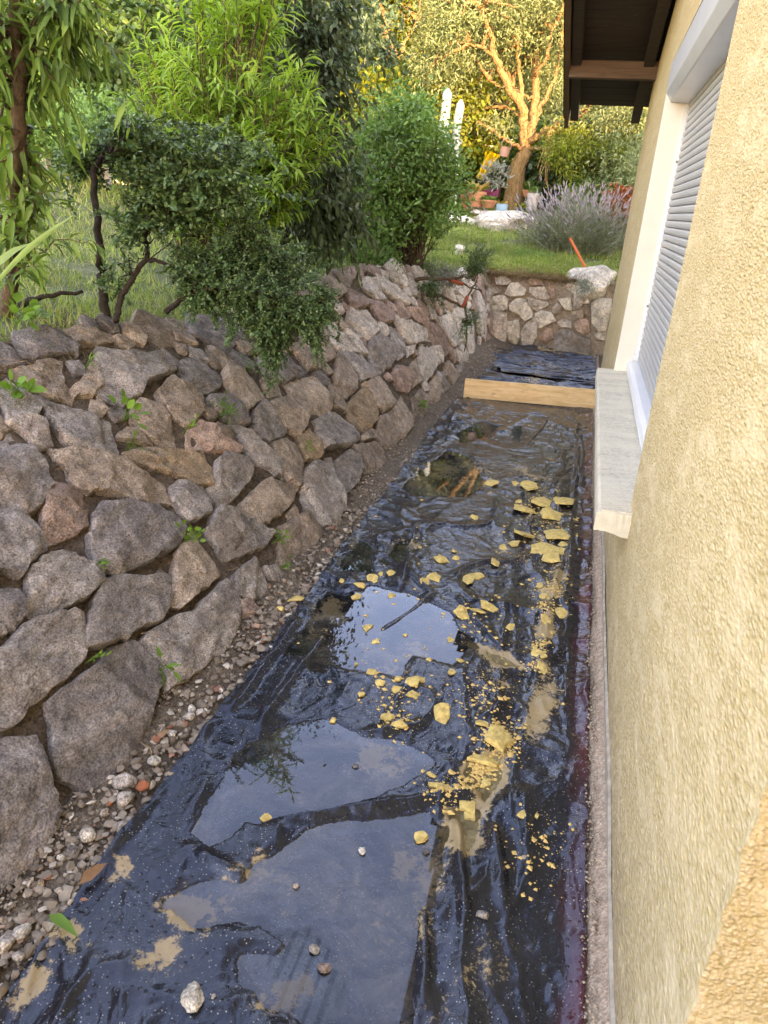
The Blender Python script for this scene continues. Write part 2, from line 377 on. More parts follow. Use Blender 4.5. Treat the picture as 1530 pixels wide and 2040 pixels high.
FRAME = simple('white_frame', (.74, .76, .78), .25, .03, 6, .0, .5)
def alu():
    m, nt, b = mat('shutter_box_metal'); v = objvec(nt, False); n = noise(nt, 3, 4, .6, v)
    nt.links.new(ramp(nt, n, [(.3, (.50, .52, .55)), (.7, (.58, .60, .63))]), b.inputs['Base Color'])
    b.inputs['Roughness'].default_value = .3; b.inputs['Metallic'].default_value = .1; return m
ALU = alu()
SLAT = simple('shutter_slat_plastic', (.41, .41, .405), .4, .04, 5, 0., .45)
def sillmat():
    m, nt, b = mat('sill_stone'); v = objvec(nt, False, (1, 2.6, 1)); L = nt.links.new
    n = noise(nt, 34, 7, .8, v, dist=1.5); n2 = noise(nt, 3, 4, .6, v)
    k = mth(nt, 'MULTIPLY', ramp(nt, n, [(.46, 0.), (.60, 1.)]), ramp(nt, n2, [(.38, .15), (.58, 1.)]))
    c = mix(nt, k, (.72, .63, .49), (.40, .33, .25)); c = mix(nt, .4, c, ramp(nt, noise(nt, 90, 3, .6, v), [(.3, .6), (.7, 1.3)]), 'MULTIPLY')
    L(c, b.inputs['Base Color']); b.inputs['Roughness'].default_value = .8; L(bump(nt, n, .006, .7), b.inputs['Normal']); return m
SILL = sillmat()
def woodmat(name, a, bb, dark, sc=(1, 14, 14), rough=.75):
    m, nt, b = mat(name); v = objvec(nt, True, sc); L = nt.links.new
    n = noise(nt, 2.2, 8, .65, v, dist=1.2); st = noise(nt, 5, 6, .7, v)
    c = ramp(nt, n, [(.3, a), (.6, bb)]); c = mix(nt, ramp(nt, st, [(.56, 0.), (.7, .7)]), c, dark)
    v0 = objvec(nt, False); kn = voro(nt, 3.3, objvec(nt, False, (1, 3, 1.6)), 'F1', 1.).outputs['Distance']; c = mix(nt, ramp(nt, kn, [(.05, .8), (.10, 0.)]), c, dark)
    dm = noise(nt, 6, 8, .75, v0); c = mix(nt, ramp(nt, dm, [(.60, 0.), (.68, .5)]), c, tuple(q * .45 for q in a))
    L(c, b.inputs['Base Color']); b.inputs['Roughness'].default_value = rough; L(bump(nt, n, .006, .6), b.inputs['Normal']); return m
PINE = woodmat('pine_board', (.62, .35, .16), (.84, .58, .33), (.46, .22, .08), (1.6, 12, 12))
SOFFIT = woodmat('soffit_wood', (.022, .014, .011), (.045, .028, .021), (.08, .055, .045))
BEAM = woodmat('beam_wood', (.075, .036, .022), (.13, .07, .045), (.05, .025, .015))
def soil(name, a, b2, sc=30, bd=.03):
    m, nt, b = mat(name); v = objvec(nt, False); n = noise(nt, sc, 9, .7, v); p = voro(nt, sc * 4, v)
    c = ramp(nt, n, [(.35, a), (.65, b2)]); c = mix(nt, .5, c, ramp(nt, p.outputs['Color'], [(.2, .6), (.8, 1.5)]), 'MULTIPLY')
    nt.links.new(c, b.inputs['Base Color']); b.inputs['Roughness'].default_value = .97
    nt.links.new(bump(nt, p.outputs['Distance'], .01, .7, bump(nt, n, bd)), b.inputs['Normal']); return m
SOIL = soil('bank_soil', (.075, .05, .035), (.21, .145, .10))
DIRT = soil('trench_dirt', (.085, .058, .042), (.25, .185, .135), 40, .02)
LAWNM = soil('lawn_soil', (.06, .085, .03), (.15, .15, .07), 8, .03)
FARM = soil('far_soil', (.03, .05, .02), (.07, .08, .04), 3, .03)
MORTAR = soil('wall_mortar', (.27, .20, .155), (.42, .33, .26), 25, .02)
PINKR = soil('pink_footing', (.42, .28, .20), (.56, .40, .30), 30, .01)
GREYR = simple('grey_render', (.40, .33, .26), .95, .35, 20, .004, .02)
def pebbmat():
    m, nt, b = mat('gravel'); g = nt.nodes.new('ShaderNodeNewGeometry'); v = objvec(nt, False)
    c = ramp(nt, g.outputs['Random Per Island'], [(0, (.13, .095, .07)), (.25, (.20, .15, .11)), (.45, (.29, .22, .165)), (.62, (.17, .13, .10)), (.84, (.36, .29, .23)), (.95, (.54, .48, .41)), (.975, (.34, .13, .08)), (1, (.30, .12, .08))])
    c = mix(nt, .5, c, ramp(nt, noise(nt, 120, 4, .7, v), [(.3, .6), (.7, 1.35)]), 'MULTIPLY')
    nt.links.new(c, b.inputs['Base Color']); b.inputs['Roughness'].default_value = .9; return m
PEBB = pebbmat()
CHIP = simple('plaster_chip', (.80, .50, .18), .95, .4, 45, .014)
CRUMB = simple('plaster_crumb', (.76, .47, .17), .95, .3, 160, .003)
TERRA = simple('terracotta', (.42, .17, .09), .85, .2, 12, .003)

def filmmat(name='black_film', wet=1.):
    m, nt, b = mat(name); L = nt.links.new; v = objvec(nt, False)
    mud = nt.nodes.new('ShaderNodeAttribute'); mud.attribute_name = 'mud'; red = nt.nodes.new('ShaderNodeAttribute'); red.attribute_name = 'red'
    dust = noise(nt, 7, 8, .72, v, dist=.5); fine = noise(nt, 60, 6, .75, v)
    sp = voro(nt, 130, v); spk = ramp(nt, sp.outputs['Distance'], [(.12, 1.), (.26, 0.)]); spm = ramp(nt, voro(nt, 130, v).outputs['Color'], [(.55, 0.), (.6, 1.)])
    spots = mth(nt, 'MULTIPLY', mth(nt, 'MULTIPLY', spk, spm), ramp(nt, noise(nt, 3.1, 3, .6, v), [(.36, 0.), (.55, .9)]))
    e = mth(nt, 'MULTIPLY_ADD', fine, .35, mud.outputs['Fac']); e = mth(nt, 'MULTIPLY_ADD', dust, .5, e)
    hf = noise(nt, 21, 9, .8, v, dist=1.2); e = mth(nt, 'MULTIPLY_ADD', hf, .55, e); mk = ramp(nt, e, [(.95, 0.), (1.06, .45), (1.28, .9)]); film_dust = ramp(nt, e, [(.66, .0), (.98, .045)])
    c = mix(nt, red.outputs['Fac'], (.005, .007, .013), (.10, .014, .018))
    c = mix(nt, film_dust, c, (.36, .28, .21)); c = mix(nt, spots, c, (.42, .40, .36)); c = mix(nt, mk, c, mix(nt, fine, (.30, .19, .09), (.50, .34, .17)))
    L(c, b.inputs['Base Color'])
    r = ramp(nt, mk, [(0, .14), (1, .8)]); r = mix(nt, .5, r, ramp(nt, dust, [(.35, .07), (.65, .32)])); L(r, b.inputs['Roughness'])
    b.inputs['Specular Tint'].default_value = (.62, .80, 1.0, 1); b.inputs['IOR'].default_value = 1.52; b.inputs['Specular IOR Level'].default_value = .55  # blue of the reflected sky put into the specular tint
    dr = voro(nt, 58, v); drop = ramp(nt, dr.outputs['Distance'], [(.0, 1.), (.16, .7), (.24, 0.)]); dm = ramp(nt, dr.outputs['Color'], [(.62, 0.), (.66, 1.)])
    dh = mth(nt, 'MULTIPLY', drop, dm)
    n = bump(nt, noise(nt, 13, 5, .55, v, dist=1.2), .007, .8); n = bump(nt, dh, .004, .8, n); n = bump(nt, fine, .0012, .6, n); L(n, b.inputs['Normal'])
    return m
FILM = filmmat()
def watermat(name, tint, a):
    m, nt, b = mat(name); L = nt.links.new
    fr = nt.nodes.new('ShaderNodeFresnel'); fr.inputs[0].default_value = 1.6; 
    gl = nt.nodes.new('ShaderNodeBsdfGlossy'); gl.inputs['Roughness'].default_value = .015; gl.inputs[0].default_value = (.66, .82, 1., 1)  # glossy colour tinted blue to paint in the sky reflection
    tr = nt.nodes.new('ShaderNodeBsdfTransparent'); tr.inputs[0].default_value = (.93, .92, .88, 1)
    df = nt.nodes.new('ShaderNodeBsdfDiffuse'); df.inputs[0].default_value = (*tint, 1)
    v = objvec(nt, False); k = ramp(nt, noise(nt, 5, 8, .75, v, dist=.6), [(.42, a * .15), (.56, a * .9), (.72, min(1, a * 2.6))])
    m1 = nt.nodes.new('ShaderNodeMixShader'); L(k, m1.inputs[0]); L(tr.outputs[0], m1.inputs[1]); L(df.outputs[0], m1.inputs[2])
    m2 = nt.nodes.new('ShaderNodeMixShader'); L(fr.outputs[0], m2.inputs[0]); L(m1.outputs[0], m2.inputs[1]); L(gl.outputs[0], m2.inputs[2])
    L(bump(nt, noise(nt, 5, 2, .4, v), .0001, .3), gl.inputs['Normal'])
    L(m2.outputs[0], nt.nodes['Material Output'].inputs[0]); nt.nodes.remove(b); return m
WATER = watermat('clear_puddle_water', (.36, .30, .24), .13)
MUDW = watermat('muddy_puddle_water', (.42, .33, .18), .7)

# ------------------------------------------------------------------ terrain
CY = np.array([-3, 2.0, 3.0, 3.6, 4.3, 5.4, 6.2, 6.8, 7.5, 8.3, 9.3])
CXv = np.array([-2.2, -2.2, -2.15, -2.1, -2.05, -2.05, -1.95, -1.75, -1.55, -1.4, -1.2])
CZv = np.array([.98, .98, .98, .90, .83, .90, 1.04, 1.04, .93, .88, .86])
def crest(y): return np.interp(y, CY, CXv), np.interp(y, CY, CZv)
def foot(y): return np.interp(y, [-3, 7, 9.3], [-1.10, -1.10, -1.02])
def terrain(x, y):
    x = np.asarray(x, float); y = np.asarray(y, float)
    cx, cz = crest(np.minimum(y, 9.3)); dx = np.where(y < 9.3, cx - x, np.maximum(-1.2 - x, 0)); dx = np.maximum(dx, 0); dy = np.maximum(y - 9.3, 0)
    d = np.hypot(dx, dy)
    return cz + .155 * np.minimum(d, 5.) + .03 * np.clip(d - 5, 0, 20) + .03 * fbm(x, y, .9, 5) * np.clip(d, 0, 1)
def bank(y, t):                               # t 0 foot .. 1 crest
    cx, cz = crest(y); fx = foot(y); bul = .05 * np.sin(np.pi * t)
    return fx + (cx - fx) * t + bul * .5, y, cz * t + bul
def bank_hit(px, py):
    r = ray(px, py); lo = None
    for s in np.linspace(.9, 12, 1400) / r[1] if r[1] > 0 else []:
        p = O + s * r; fx = foot(p[1]); cx, cz = crest(p[1]); t = (p[0] - fx) / (cx - fx)
        if t > 0 and p[2] <= cz * t + .05 * math.sin(math.pi * min(t, 1)): return p[1], t
    return None
def on_ground(px, py, y0=2.6):
    r = ray(px, py)
    for Y in np.arange(y0, 30, .03):
        p = O + Y / r[1] * r
        if p[2] <= float(terrain(p[0], p[1])): return p
    return O + 20 / r[1] * r

# ground far and wide
mb = MB(); xs = np.linspace(-150, 150, 31); X, Y = np.meshgrid(xs, xs, indexing='ij'); grid_mesh(mb, X, Y, np.full_like(X, -.3))
tag(mb.build('ground', FARM), kind='structure')
mb = MB(); ys = np.concatenate([np.arange(-3, 9.3, .12), [9.3]]); us = np.concatenate([np.linspace(0, 4, 34), np.linspace(4.3, 60, 30)])
Yg, Ug = np.meshgrid(ys, us, indexing='ij'); Xg = crest(Yg)[0] - Ug; grid_mesh(mb, Xg, Yg, terrain(Xg, Yg)[...] )
ys = np.concatenate([np.linspace(9.3, 16, 60), np.linspace(16.5, 90, 40)]); xs = np.concatenate([np.linspace(-70, -8, 30), np.linspace(-7.6, 4, 90), np.linspace(4.5, 70, 30)])
Yg, Xg = np.meshgrid(ys, xs, indexing='ij'); grid_mesh(mb, Xg, Yg, terrain(Xg, Yg))
tag(mb.build('lawn', LAWNM, smooth=True), kind='structure')
mb = MB(); xs = np.linspace(-1.2, .45, 60); ys = np.linspace(-3, 9.4, 420); X, Y = np.meshgrid(xs, ys, indexing='ij')
Z = -.008 + .016 * fbm(X, Y, 11, 11, 5) + .05 * sstep(-.95, -1.15, X) - .015 * ((X > -.93) & (X < .22) & (Y < 6.6))
Z = Z + .05 * sstep(8.7, 9.3, Y) + .03 * fbm(X, Y, 3, 4) * sstep(6.9, 7.4, Y) + .12 * sstep(-.7, -1.1, X) * sstep(7, 8, Y)
grid_mesh(mb, X, Y, Z); tag(mb.build('trench_floor', DIRT, smooth=True), kind='structure')

# ------------------------------------------------------------------ stone walls
def rock(outline, thick, seed, amp=.01, depth=.07, nr=6, nb=26, soft=.05, rim=.80):
    """outline: (n,2) polygon in a local plane (metres, centred). Returns verts (local x, y, height) and faces."""
    rg = np.random.default_rng(seed); o = np.asarray(outline, float); n = len(o)
    # resample the outline with small roughness
    nx = np.roll(o, -1, 0); seg = np.linalg.norm(nx - o, axis=1); cum = np.concatenate([[0], np.cumsum(seg)]); tot = cum[-1]
    oo = np.vstack([o, o[:1]]); q_ = np.maximum(1, np.floor(seg / tot * nb).astype(int))
    while q_.sum() < nb: q_[np.argmax(seg / q_)] += 1
    while q_.sum() > nb: q_[np.argmax(q_)] -= 1
    s = np.concatenate([cum[i] + seg[i] * np.arange(q_[i]) / q_[i] for i in range(n)])
    b = np.stack([np.interp(s, cum, oo[:, k]) for k in (0, 1)], -1)
    b = b * (1 - 2 * soft) + soft * (np.roll(b, 1, 0) + np.roll(b, -1, 0))
    size = math.sqrt(tot * tot / 16); b += rg.normal(0, .014 * size, b.shape)
    k = rg.integers(3, 6); ang = rg.random(k) * 2 * math.pi; nr_ = np.concatenate([[.02 + .07 * rg.random()], .25 + .6 * rg.random(k - 1)]); off = size * np.concatenate([[0.], .35 + .55 * rg.random(k - 1)])
    def H(p, ring):
        h = np.full(len(p), thick)
        for a, sl_, of in zip(ang, nr_, off):
            h = np.minimum(h, thick - sl_ * (p[:, 0] * math.cos(a) + p[:, 1] * math.sin(a) - of * .62))
        h = np.maximum(h, thick * .30)
        q = (seed * 7.31) % 50
        u_ = p[:, 0] * math.cos(ang[0]) + p[:, 1] * math.sin(ang[0]); st_ = fbm(u_ * 2.2 + q, p[:, 1] * .7 + q, 8, 12, 3); h = h + amp * 1.3 * (np.floor(st_ * 4) / 4 + .35 * st_)
        return h + amp * fbm(p[:, 0] + q, p[:, 1] + q, 9, 3) * 1.2 + amp * .6 * fbm(p[:, 0] + q, p[:, 1] - q, 34, 6, 3)
    V = []; 
    for sc, hh in ((.95, -depth), (1.0, .0)):
        V.append(np.column_stack([b * sc, np.full(nb, hh)]))
    for i, sc in enumerate(np.concatenate([[.988, .955], np.linspace(.84, .14, nr - 1)])):
        p = b * sc; h = H(p, i)
        if i == 0: h = h * rim
        if i == 1: h = h * .97
        V.append(np.column_stack([p + rg.normal(0, .006 * size, p.shape) * (i > 1), h]))
    c = np.array([[0, 0, H(np.zeros((1, 2)), 9)[0]]])
    rings = len(V); V = np.vstack(V + [c]); fs = []
    j = np.arange(nb); q = (j + 1) % nb
    for i in range(rings - 1):
        fs.append(np.stack([i * nb + j, i * nb + q, (i + 1) * nb + q, (i + 1) * nb + j], -1))
    tri = np.stack([(rings - 1) * nb + j, (rings - 1) * nb + q, np.full(nb, rings * nb)], -1)
    return V, np.vstack(fs), tri
def area2(o): x, y = o[:, 0], o[:, 1]; return .5 * np.sum(x * np.roll(y, -1) - y * np.roll(x, -1))
def place_rock(name, poly, frame, mat_, parent, thick, seed, **kw):
    """frame(u,v)->origin, e_u, e_v, n"""
    poly = np.asarray(poly, float)
    if area2(poly) < 0: poly = poly[::-1]
    c = poly.mean(0); org, eu, ev, nn = frame(*c); V, f4, f3 = rock(poly - c, thick, seed, **kw); tl_ = np.random.default_rng(seed).normal(0, .05, 2); V[:, 2] -= 0.0; V[:, 2] += V[:, 0] * tl_[0] + V[:, 1] * tl_[1]
    mb = MB(); b = mb.addv(V); mb.addf(f4); mb.addf(f3); me = mb.mesh(name, True, 27)
    o = link(name, me, mat_, parent); o.matrix_world = Matrix(np.vstack([np.column_stack([eu, ev, nn, org]), [0, 0, 0, 1]]).tolist()); return o

ZA = lambda pts: [(x / 2.55, 600 + y / 2.55) for x, y in pts]
ZB = lambda pts: [(x / 2.2917, 1150 + y / 2.2917) for x, y in pts]
ZC = lambda pts: [(500 + x / 3.06, 500 + y / 3.06) for x, y in pts]
ZD = lambda pts: [(880 + x / 3.643, 480 + y / 3.643) for x, y in pts]
G_, B_, P_, O_, L_, Wt_, D_ = range(7)
LEFT = [(m_, ZA(p)) for m_, p in [
 (D_, [(80,170),(230,145),(300,160),(375,240),(370,290),(110,300),(80,240)]), (B_, [(320,165),(390,150),(560,170),(575,210),(480,235),(380,230)]),
 (B_, [(610,130),(650,140),(720,200),(720,235),(650,215),(620,180)]), (B_, [(40,350),(125,365),(200,325),(290,325),(300,440),(340,490),(335,525),(230,490),(110,440),(50,410)]),
 (G_, [(480,270),(600,280),(720,270),(800,245),(870,310),(870,345),(720,425),(680,490),(600,550),(490,510),(475,420)]), (B_, [(330,470),(410,400),(430,320),(475,290),(475,410),(490,450),(440,500),(350,495)]),
 (G_, [(890,330),(950,290),(1010,320),(1085,390),(1085,440),(1020,480),(985,480),(900,380)]), (B_, [(770,480),(850,390),(950,440),(1000,500),(1000,570),(920,650),(840,600),(790,530)]),
 (B_, [(1030,230),(1070,240),(1120,300),(1195,340),(1090,355),(1040,320)]), (B_, [(1110,370),(1200,365),(1290,430),(1310,490),(1240,560),(1200,540),(1120,440)]),
 (B_, [(830,100),(940,110),(950,180),(990,240),(900,220),(860,170)]), (B_, [(1170,200),(1290,200),(1300,250),(1230,290),(1175,240)]),
 (G_, [(170,490),(230,500),(250,540),(400,560),(520,620),(550,780),(540,795),(400,770),(300,730),(230,620),(170,520)]), (G_, [(0,560),(110,600),(180,640),(240,740),(180,750),(130,740),(70,680),(0,650)]),
 (B_, [(630,580),(680,520),(780,540),(850,670),(855,745),(800,750),(700,690),(640,620)]), (B_, [(570,690),(610,660),(700,670),(745,720),(740,735),(660,725),(575,710)]),
 (P_, [(920,640),(985,620),(1050,650),(1090,710),(1190,750),(1190,775),(1000,770),(930,760)]), (G_, [(1030,500),(1130,490),(1190,550),(1225,630),(1180,640),(1110,600),(1030,530)]),
 (G_, [(1130,650),(1190,650),(1300,740),(1440,890),(1440,910),(1370,880),(1270,830),(1180,700)]), (G_, [(1250,580),(1290,520),(1390,580),(1415,660),(1410,690),(1340,735),(1270,700),(1245,640)]),
 (B_, [(1340,530),(1430,490),(1530,550),(1520,640),(1490,695),(1420,650),(1360,590)]), (G_, [(1290,320),(1420,270),(1530,350),(1500,390),(1410,430),(1320,400)]),
 (B_, [(1345,740),(1420,700),(1470,740),(1500,830),(1490,960),(1440,920),(1370,830)]), (G_, [(0,680),(90,740),(190,820),(215,950),(150,1060),(90,1080),(0,1060),(-160,1020),(-180,800)]),
 (B_, [(240,780),(330,775),(560,810),(790,940),(820,1000),(815,1040),(700,1040),(560,1000),(390,970),(330,930),(320,870),(260,830)]), (O_, [(600,790),(700,760),(850,760),(980,780),(1040,850),(1040,940),(960,940),(840,890),(720,860),(620,830)]),
 (G_, [(1045,960),(1060,830),(1110,785),(1190,785),(1250,860),(1245,910),(1170,1000),(1090,1065),(1030,960)]), (G_, [(825,960),(870,925),(990,950),(1030,1010),(1030,1090),(960,1125),(920,1120),(840,1030)]),
 (P_, [(170,1120),(180,1000),(240,940),(380,960),(400,1080),(400,1160),(330,1210),(210,1250),(175,1190)]), (G_, [(0,1070),(80,1080),(140,1140),(195,1250),(190,1280),(110,1340),(70,1400),(0,1380),(-120,1330),(-130,1120)]),
 (D_, [(415,1230),(430,1130),(480,1040),(640,1040),(820,1090),(900,1170),(850,1270),(740,1320),(560,1395),(450,1350),(430,1300)]), (B_, [(1180,1060),(1230,1000),(1330,910),(1440,920),(1485,960),(1460,1030),(1380,1110),(1310,1145),(1220,1100)]),
 (G_, [(1020,1160),(1060,1070),(1140,1080),(1280,1130),(1370,1190),(1310,1270),(1200,1310),(1110,1330),(1080,1260),(1040,1220)])]]
LEFT += [(B_, [(337,1106),(365,1063),(392,1051),(416,1082),(435,1129),(428,1150),(392,1180),(350,1218),(328,1212),(332,1160)]), (G_, [(447,1161),(470,1137),(502,1110),(518,1137),(528,1180),(535,1215),(520,1222),(480,1195),(450,1180)]),
 (G_, [(43,1137),(75,1110),(106,1108),(145,1122),(184,1145),(188,1163),(155,1196),(105,1220),(57,1235),(37,1207)]), (G_, [(170,1200),(185,1165),(230,1150),(285,1152),(310,1137),(327,1150),(325,1200),(305,1246),(262,1259),(236,1277),(188,1296),(155,1290),(165,1232)])]
LEFT += [(m_, ZB(p)) for m_, p in [
 (D_, [(0,60),(40,80),(75,130),(75,190),(30,240),(0,250),(-80,200),(-80,80)]), (G_, [(0,310),(60,230),(170,200),(290,165),(330,190),(350,360),(330,430),(200,540),(100,600),(50,680),(0,690),(-90,640),(-100,380)]),
 (G_, [(610,310),(700,230),(850,160),(990,30),(1060,110),(1070,190),(1050,290),(980,380),(860,460),(740,520),(700,420),(640,350)]),
 (D_, [(200,590),(250,530),(400,430),(480,350),(570,310),(640,370),(710,490),(680,570),(650,690),(560,860),(500,980),(440,1030),(370,1000),(290,930),(240,870)]),
 (D_, [(0,760),(120,740),(160,800),(200,950),(250,1090),(220,1210),(140,1330),(60,1410),(0,1430),(-120,1380),(-140,820)]), (P_, [(1065,120),(1120,115),(1160,180),(1150,240),(1110,275),(1090,200)])]]
LEFT += [(m_, ZC(p)) for m_, p in [
 (B_, [(210,930),(260,900),(320,990),(320,1020),(290,1030)]), (B_, [(170,830),(260,800),(340,770),(410,850),(455,960),(440,990),(350,1020),(270,940)]), (B_, [(210,600),(270,570),(340,600),(385,680),(385,730),(320,730),(260,660)]),
 (B_, [(470,780),(500,650),(600,700),(625,780),(610,860),(545,905),(500,870)]), (B_, [(435,810),(460,810),(540,950),(540,990),(470,950),(450,900)]), (G_, [(350,1050),(450,990),(520,1020),(600,1100),(630,1150),(600,1190),(500,1210),(420,1225),(370,1130)]),
 (O_, [(550,950),(600,900),(660,840),(720,910),(745,1000),(740,1050),(640,1130),(590,1070),(560,1010)]), (B_, [(650,820),(720,790),(810,790),(860,880),(840,950),(790,990),(740,960),(700,880)]), (G_, [(520,640),(550,615),(640,640),(720,760),(720,785),(640,790),(600,720),(530,660)]),
 (G_, [(695,560),(760,515),(820,540),(850,650),(830,700),(770,750),(720,710),(690,640)]), (L_, [(560,440),(590,365),(680,375),(735,450),(735,510),(690,550),(640,530),(600,470)]), (G_, [(810,470),(850,490),(910,570),(915,640),(870,670),(850,620)]),
 (L_, [(860,450),(950,440),(1030,470),(1065,540),(1000,560),(960,585),(920,560)]), (P_, [(1030,450),(1110,450),(1160,510),(1180,610),(1150,670),(1100,600),(1060,520)]), (L_, [(1010,570),(1050,560),(1100,660),(1100,720),(1060,810),(1030,760),(1005,640)]),
 (L_, [(1070,590),(1110,580),(1145,690),(1110,715)]), (L_, [(920,590),(965,590),(960,630),(930,650)]), (P_, [(830,760),(870,700),(930,740),(950,830),(940,870),(880,850)]), (B_, [(930,720),(990,660),(1030,750),(1020,800),(970,835),(950,780)]),
 (B_, [(840,960),(900,890),(960,940),(975,1020),(950,1100),(900,1160),(860,1080)]), (B_, [(745,1030),(820,1000),(870,1060),(880,1160),(850,1230),(790,1220),(750,1160)]), (B_, [(600,1200),(720,1170),(780,1220),(800,1320),(750,1390),(690,1400),(640,1300)]),
 (G_, [(485,1290),(560,1230),(620,1260),(650,1340),(620,1440),(560,1500),(520,1400)]), (G_, [(280,1370),(330,1300),(460,1260),(500,1340),(550,1590),(520,1680),(460,1730),(390,1690),(310,1560),(280,1450)]), (O_, [(250,1150),(320,1090),(370,1140),(410,1240),(370,1290),(310,1290),(270,1220)]),
 (B_, [(150,1700),(240,1640),(310,1600),(380,1690),(415,1790),(400,1890),(330,1960),(220,1990),(150,1900)]), (B_, [(190,1620),(240,1550),(260,1630),(210,1650)]), (B_, [(970,900),(1030,830),(1075,900),(1060,990),(1010,1060),(980,1000)]),
 (B_, [(1070,830),(1100,750),(1140,810),(1130,920),(1085,980)]), (G_, [(1110,740),(1160,740),(1210,850),(1180,890),(1140,880)]), (B_, [(1160,700),(1200,660),(1240,700),(1250,810),(1210,830),(1170,770)]), (B_, [(640,1140),(700,1095),(740,1120),(740,1160),(660,1170)]),
 (P_, [(570,250),(630,200),(700,310),(690,340),(600,370),(575,320)]), (L_, [(640,190),(730,165),(800,290),(760,300),(690,260)]), (L_, [(740,180),(860,210),(950,290),(930,320),(830,290),(770,230)]), (L_, [(770,90),(820,110),(830,170),(810,200),(780,160)]),
 (P_, [(700,290),(780,290),(840,400),(820,440),(750,440),(715,360)]), (P_, [(860,310),(900,330),(945,400),(900,440),(870,380)]), (P_, [(930,360),(990,350),(1050,410),(1030,450),(970,420)]), (P_, [(590,110),(650,100),(680,160),(640,190),(590,170)]),
 (L_, [(1110,440),(1170,390),(1230,440),(1270,520),(1220,600),(1180,560)]), (L_, [(1060,340),(1100,350),(1110,420),(1080,430)]), (L_, [(1170,380),(1240,350),(1290,440),(1290,520),(1250,500)]), (L_, [(1180,230),(1250,200),(1320,290),(1270,290)]),
 (L_, [(1340,260),(1380,260),(1420,400),(1410,560),(1370,500),(1350,350)]), (L_, [(1290,360),(1340,380),(1370,560),(1360,680),(1330,700),(1300,600),(1270,540)]), (L_, [(1370,560),(1410,590),(1410,640),(1380,660)]), (G_, [(1240,700),(1290,690),(1310,740),(1260,790)]),
 (L_, [(440,310),(520,310),(550,380),(430,395)]), (L_, [(520,540),(590,580),(630,640),(540,615)]), (L_, [(545,500),(610,530),(680,640),(640,640),(580,570)])]]

SL = lambda y: float(np.hypot(crest(y)[0] - foot(y), crest(y)[1]))      # slope length at y
def bank_frame(y, s):
    t = s / SL(y); x, yy, z = bank(y, t); e = 1e-2
    a = np.array(bank(y + e, t)) - np.array(bank(y - e, t)); b = np.array(bank(y, t + e)) - np.array(bank(y, t - e))
    eu = nrm(a); n = nrm(np.cross(b, a)); 
    if n[0] < 0: n = -n
    ev = np.cross(n, eu)
    return np.array([x, yy, z]), eu, ev, n
wall = thing('stone_retaining_wall', 'sloping dry stone retaining wall of grey brown rocks along the left of the trench', 'stone wall')
mb = MB(); ys = np.linspace(-3, 9.35, 620); ts = np.linspace(-.03, 1.0, 80); Yb, Tb = np.meshgrid(ys, ts, indexing='ij'); X, _, Z = bank(Yb, Tb)
nz = .022 * fbm(Yb, Tb * 1.4, 7, 21, 5) - .002; Xn, Zn = X + nz * .7, Z + nz * .7
Zn[:, -1] = Z[:, -1] + .01; Xn[:, -1] = X[:, -1] - .02
grid_mesh(mb, Xn, Yb, Zn); mb.build('earth_backing', SOIL, wall, smooth=True)
occ_y = np.arange(.2, 9.3, .03); occ_s = np.arange(.02, 1.6, .03); GY, GS = np.meshgrid(occ_y, occ_s, indexing='ij')
dist = np.minimum(GS, np.array([SL(y) for y in occ_y])[:, None] - GS + .06)
dist = np.where(dist < 0, 0, dist)
def poly_dist(P, x, y):
    d = np.full(x.shape, 9.); ins = np.zeros(x.shape, bool); n = len(P)
    for i in range(n):
        x0, y0 = P[i]; x1, y1 = P[(i + 1) % n]; ex, ey = x1 - x0, y1 - y0; L2 = ex * ex + ey * ey + 1e-12
        t = np.clip(((x - x0) * ex + (y - y0) * ey) / L2, 0, 1); d = np.minimum(d, np.hypot(x - x0 - t * ex, y - y0 - t * ey))
        c = (y0 > y) != (y1 > y); ins ^= c & (x < (x1 - x0) * (y - y0) / (y1 - y0 + 1e-12) + x0)
    return np.where(ins, -d, d)
cnt = 0
for k, (m_, pts) in enumerate(LEFT):
    q = [bank_hit(*p) for p in pts]; q = [a for a in q if a is not None and a[1] < 1.25]
    if len(q) < 4: continue
    P = np.array([(y, t * SL(y)) for y, t in q])
    P = P.mean(0) + (P - P.mean(0)) * 1.075
    sz = math.sqrt(abs(area2(P)))
    if sz < .02 or sz > .75: continue
    dist = np.minimum(dist, np.maximum(poly_dist(P, GY, GS), 0))
    place_rock('stone', P, bank_frame, STONE[m_], wall, .022 + .045 * min(sz, .4) + .016 * random.random(), 50 + k, amp=.0085, nb=44 if sz > .16 else 26, nr=9 if sz > .16 else 6, soft=.0); cnt += 1
fill = 0
while fill < 175:
    i, j = np.unravel_index(np.argmax(dist), dist.shape); d = dist[i, j]
    if d < .035: break
    r = min(d * 1.12, .15); nb_ = rng.integers(4, 7); a = (np.arange(nb_) + rng.random(nb_) * .6) * 2 * math.pi / nb_; rr = r * (.95 + .5 * rng.random(nb_))
    P = np.stack([GY[i, j] + rr * np.cos(a) * (1.15 if d > .09 else 1), GS[i, j] + rr * np.sin(a)], -1)
    far = GY[i, j] > 5; m_ = random.choice([L_, L_, P_, B_] if far else [B_, B_, G_, D_])  # far stones take paler colours, stronger skylight painted into them
    place_rock('stone', P, bank_frame, STONE[m_], wall, .022 + .14 * min(r, .15), 900 + fill, amp=.007, nb=16, nr=4)
    dist = np.minimum(dist, np.maximum(np.hypot(GY - GY[i, j], GS - GS[i, j]) - r, 0)); fill += 1
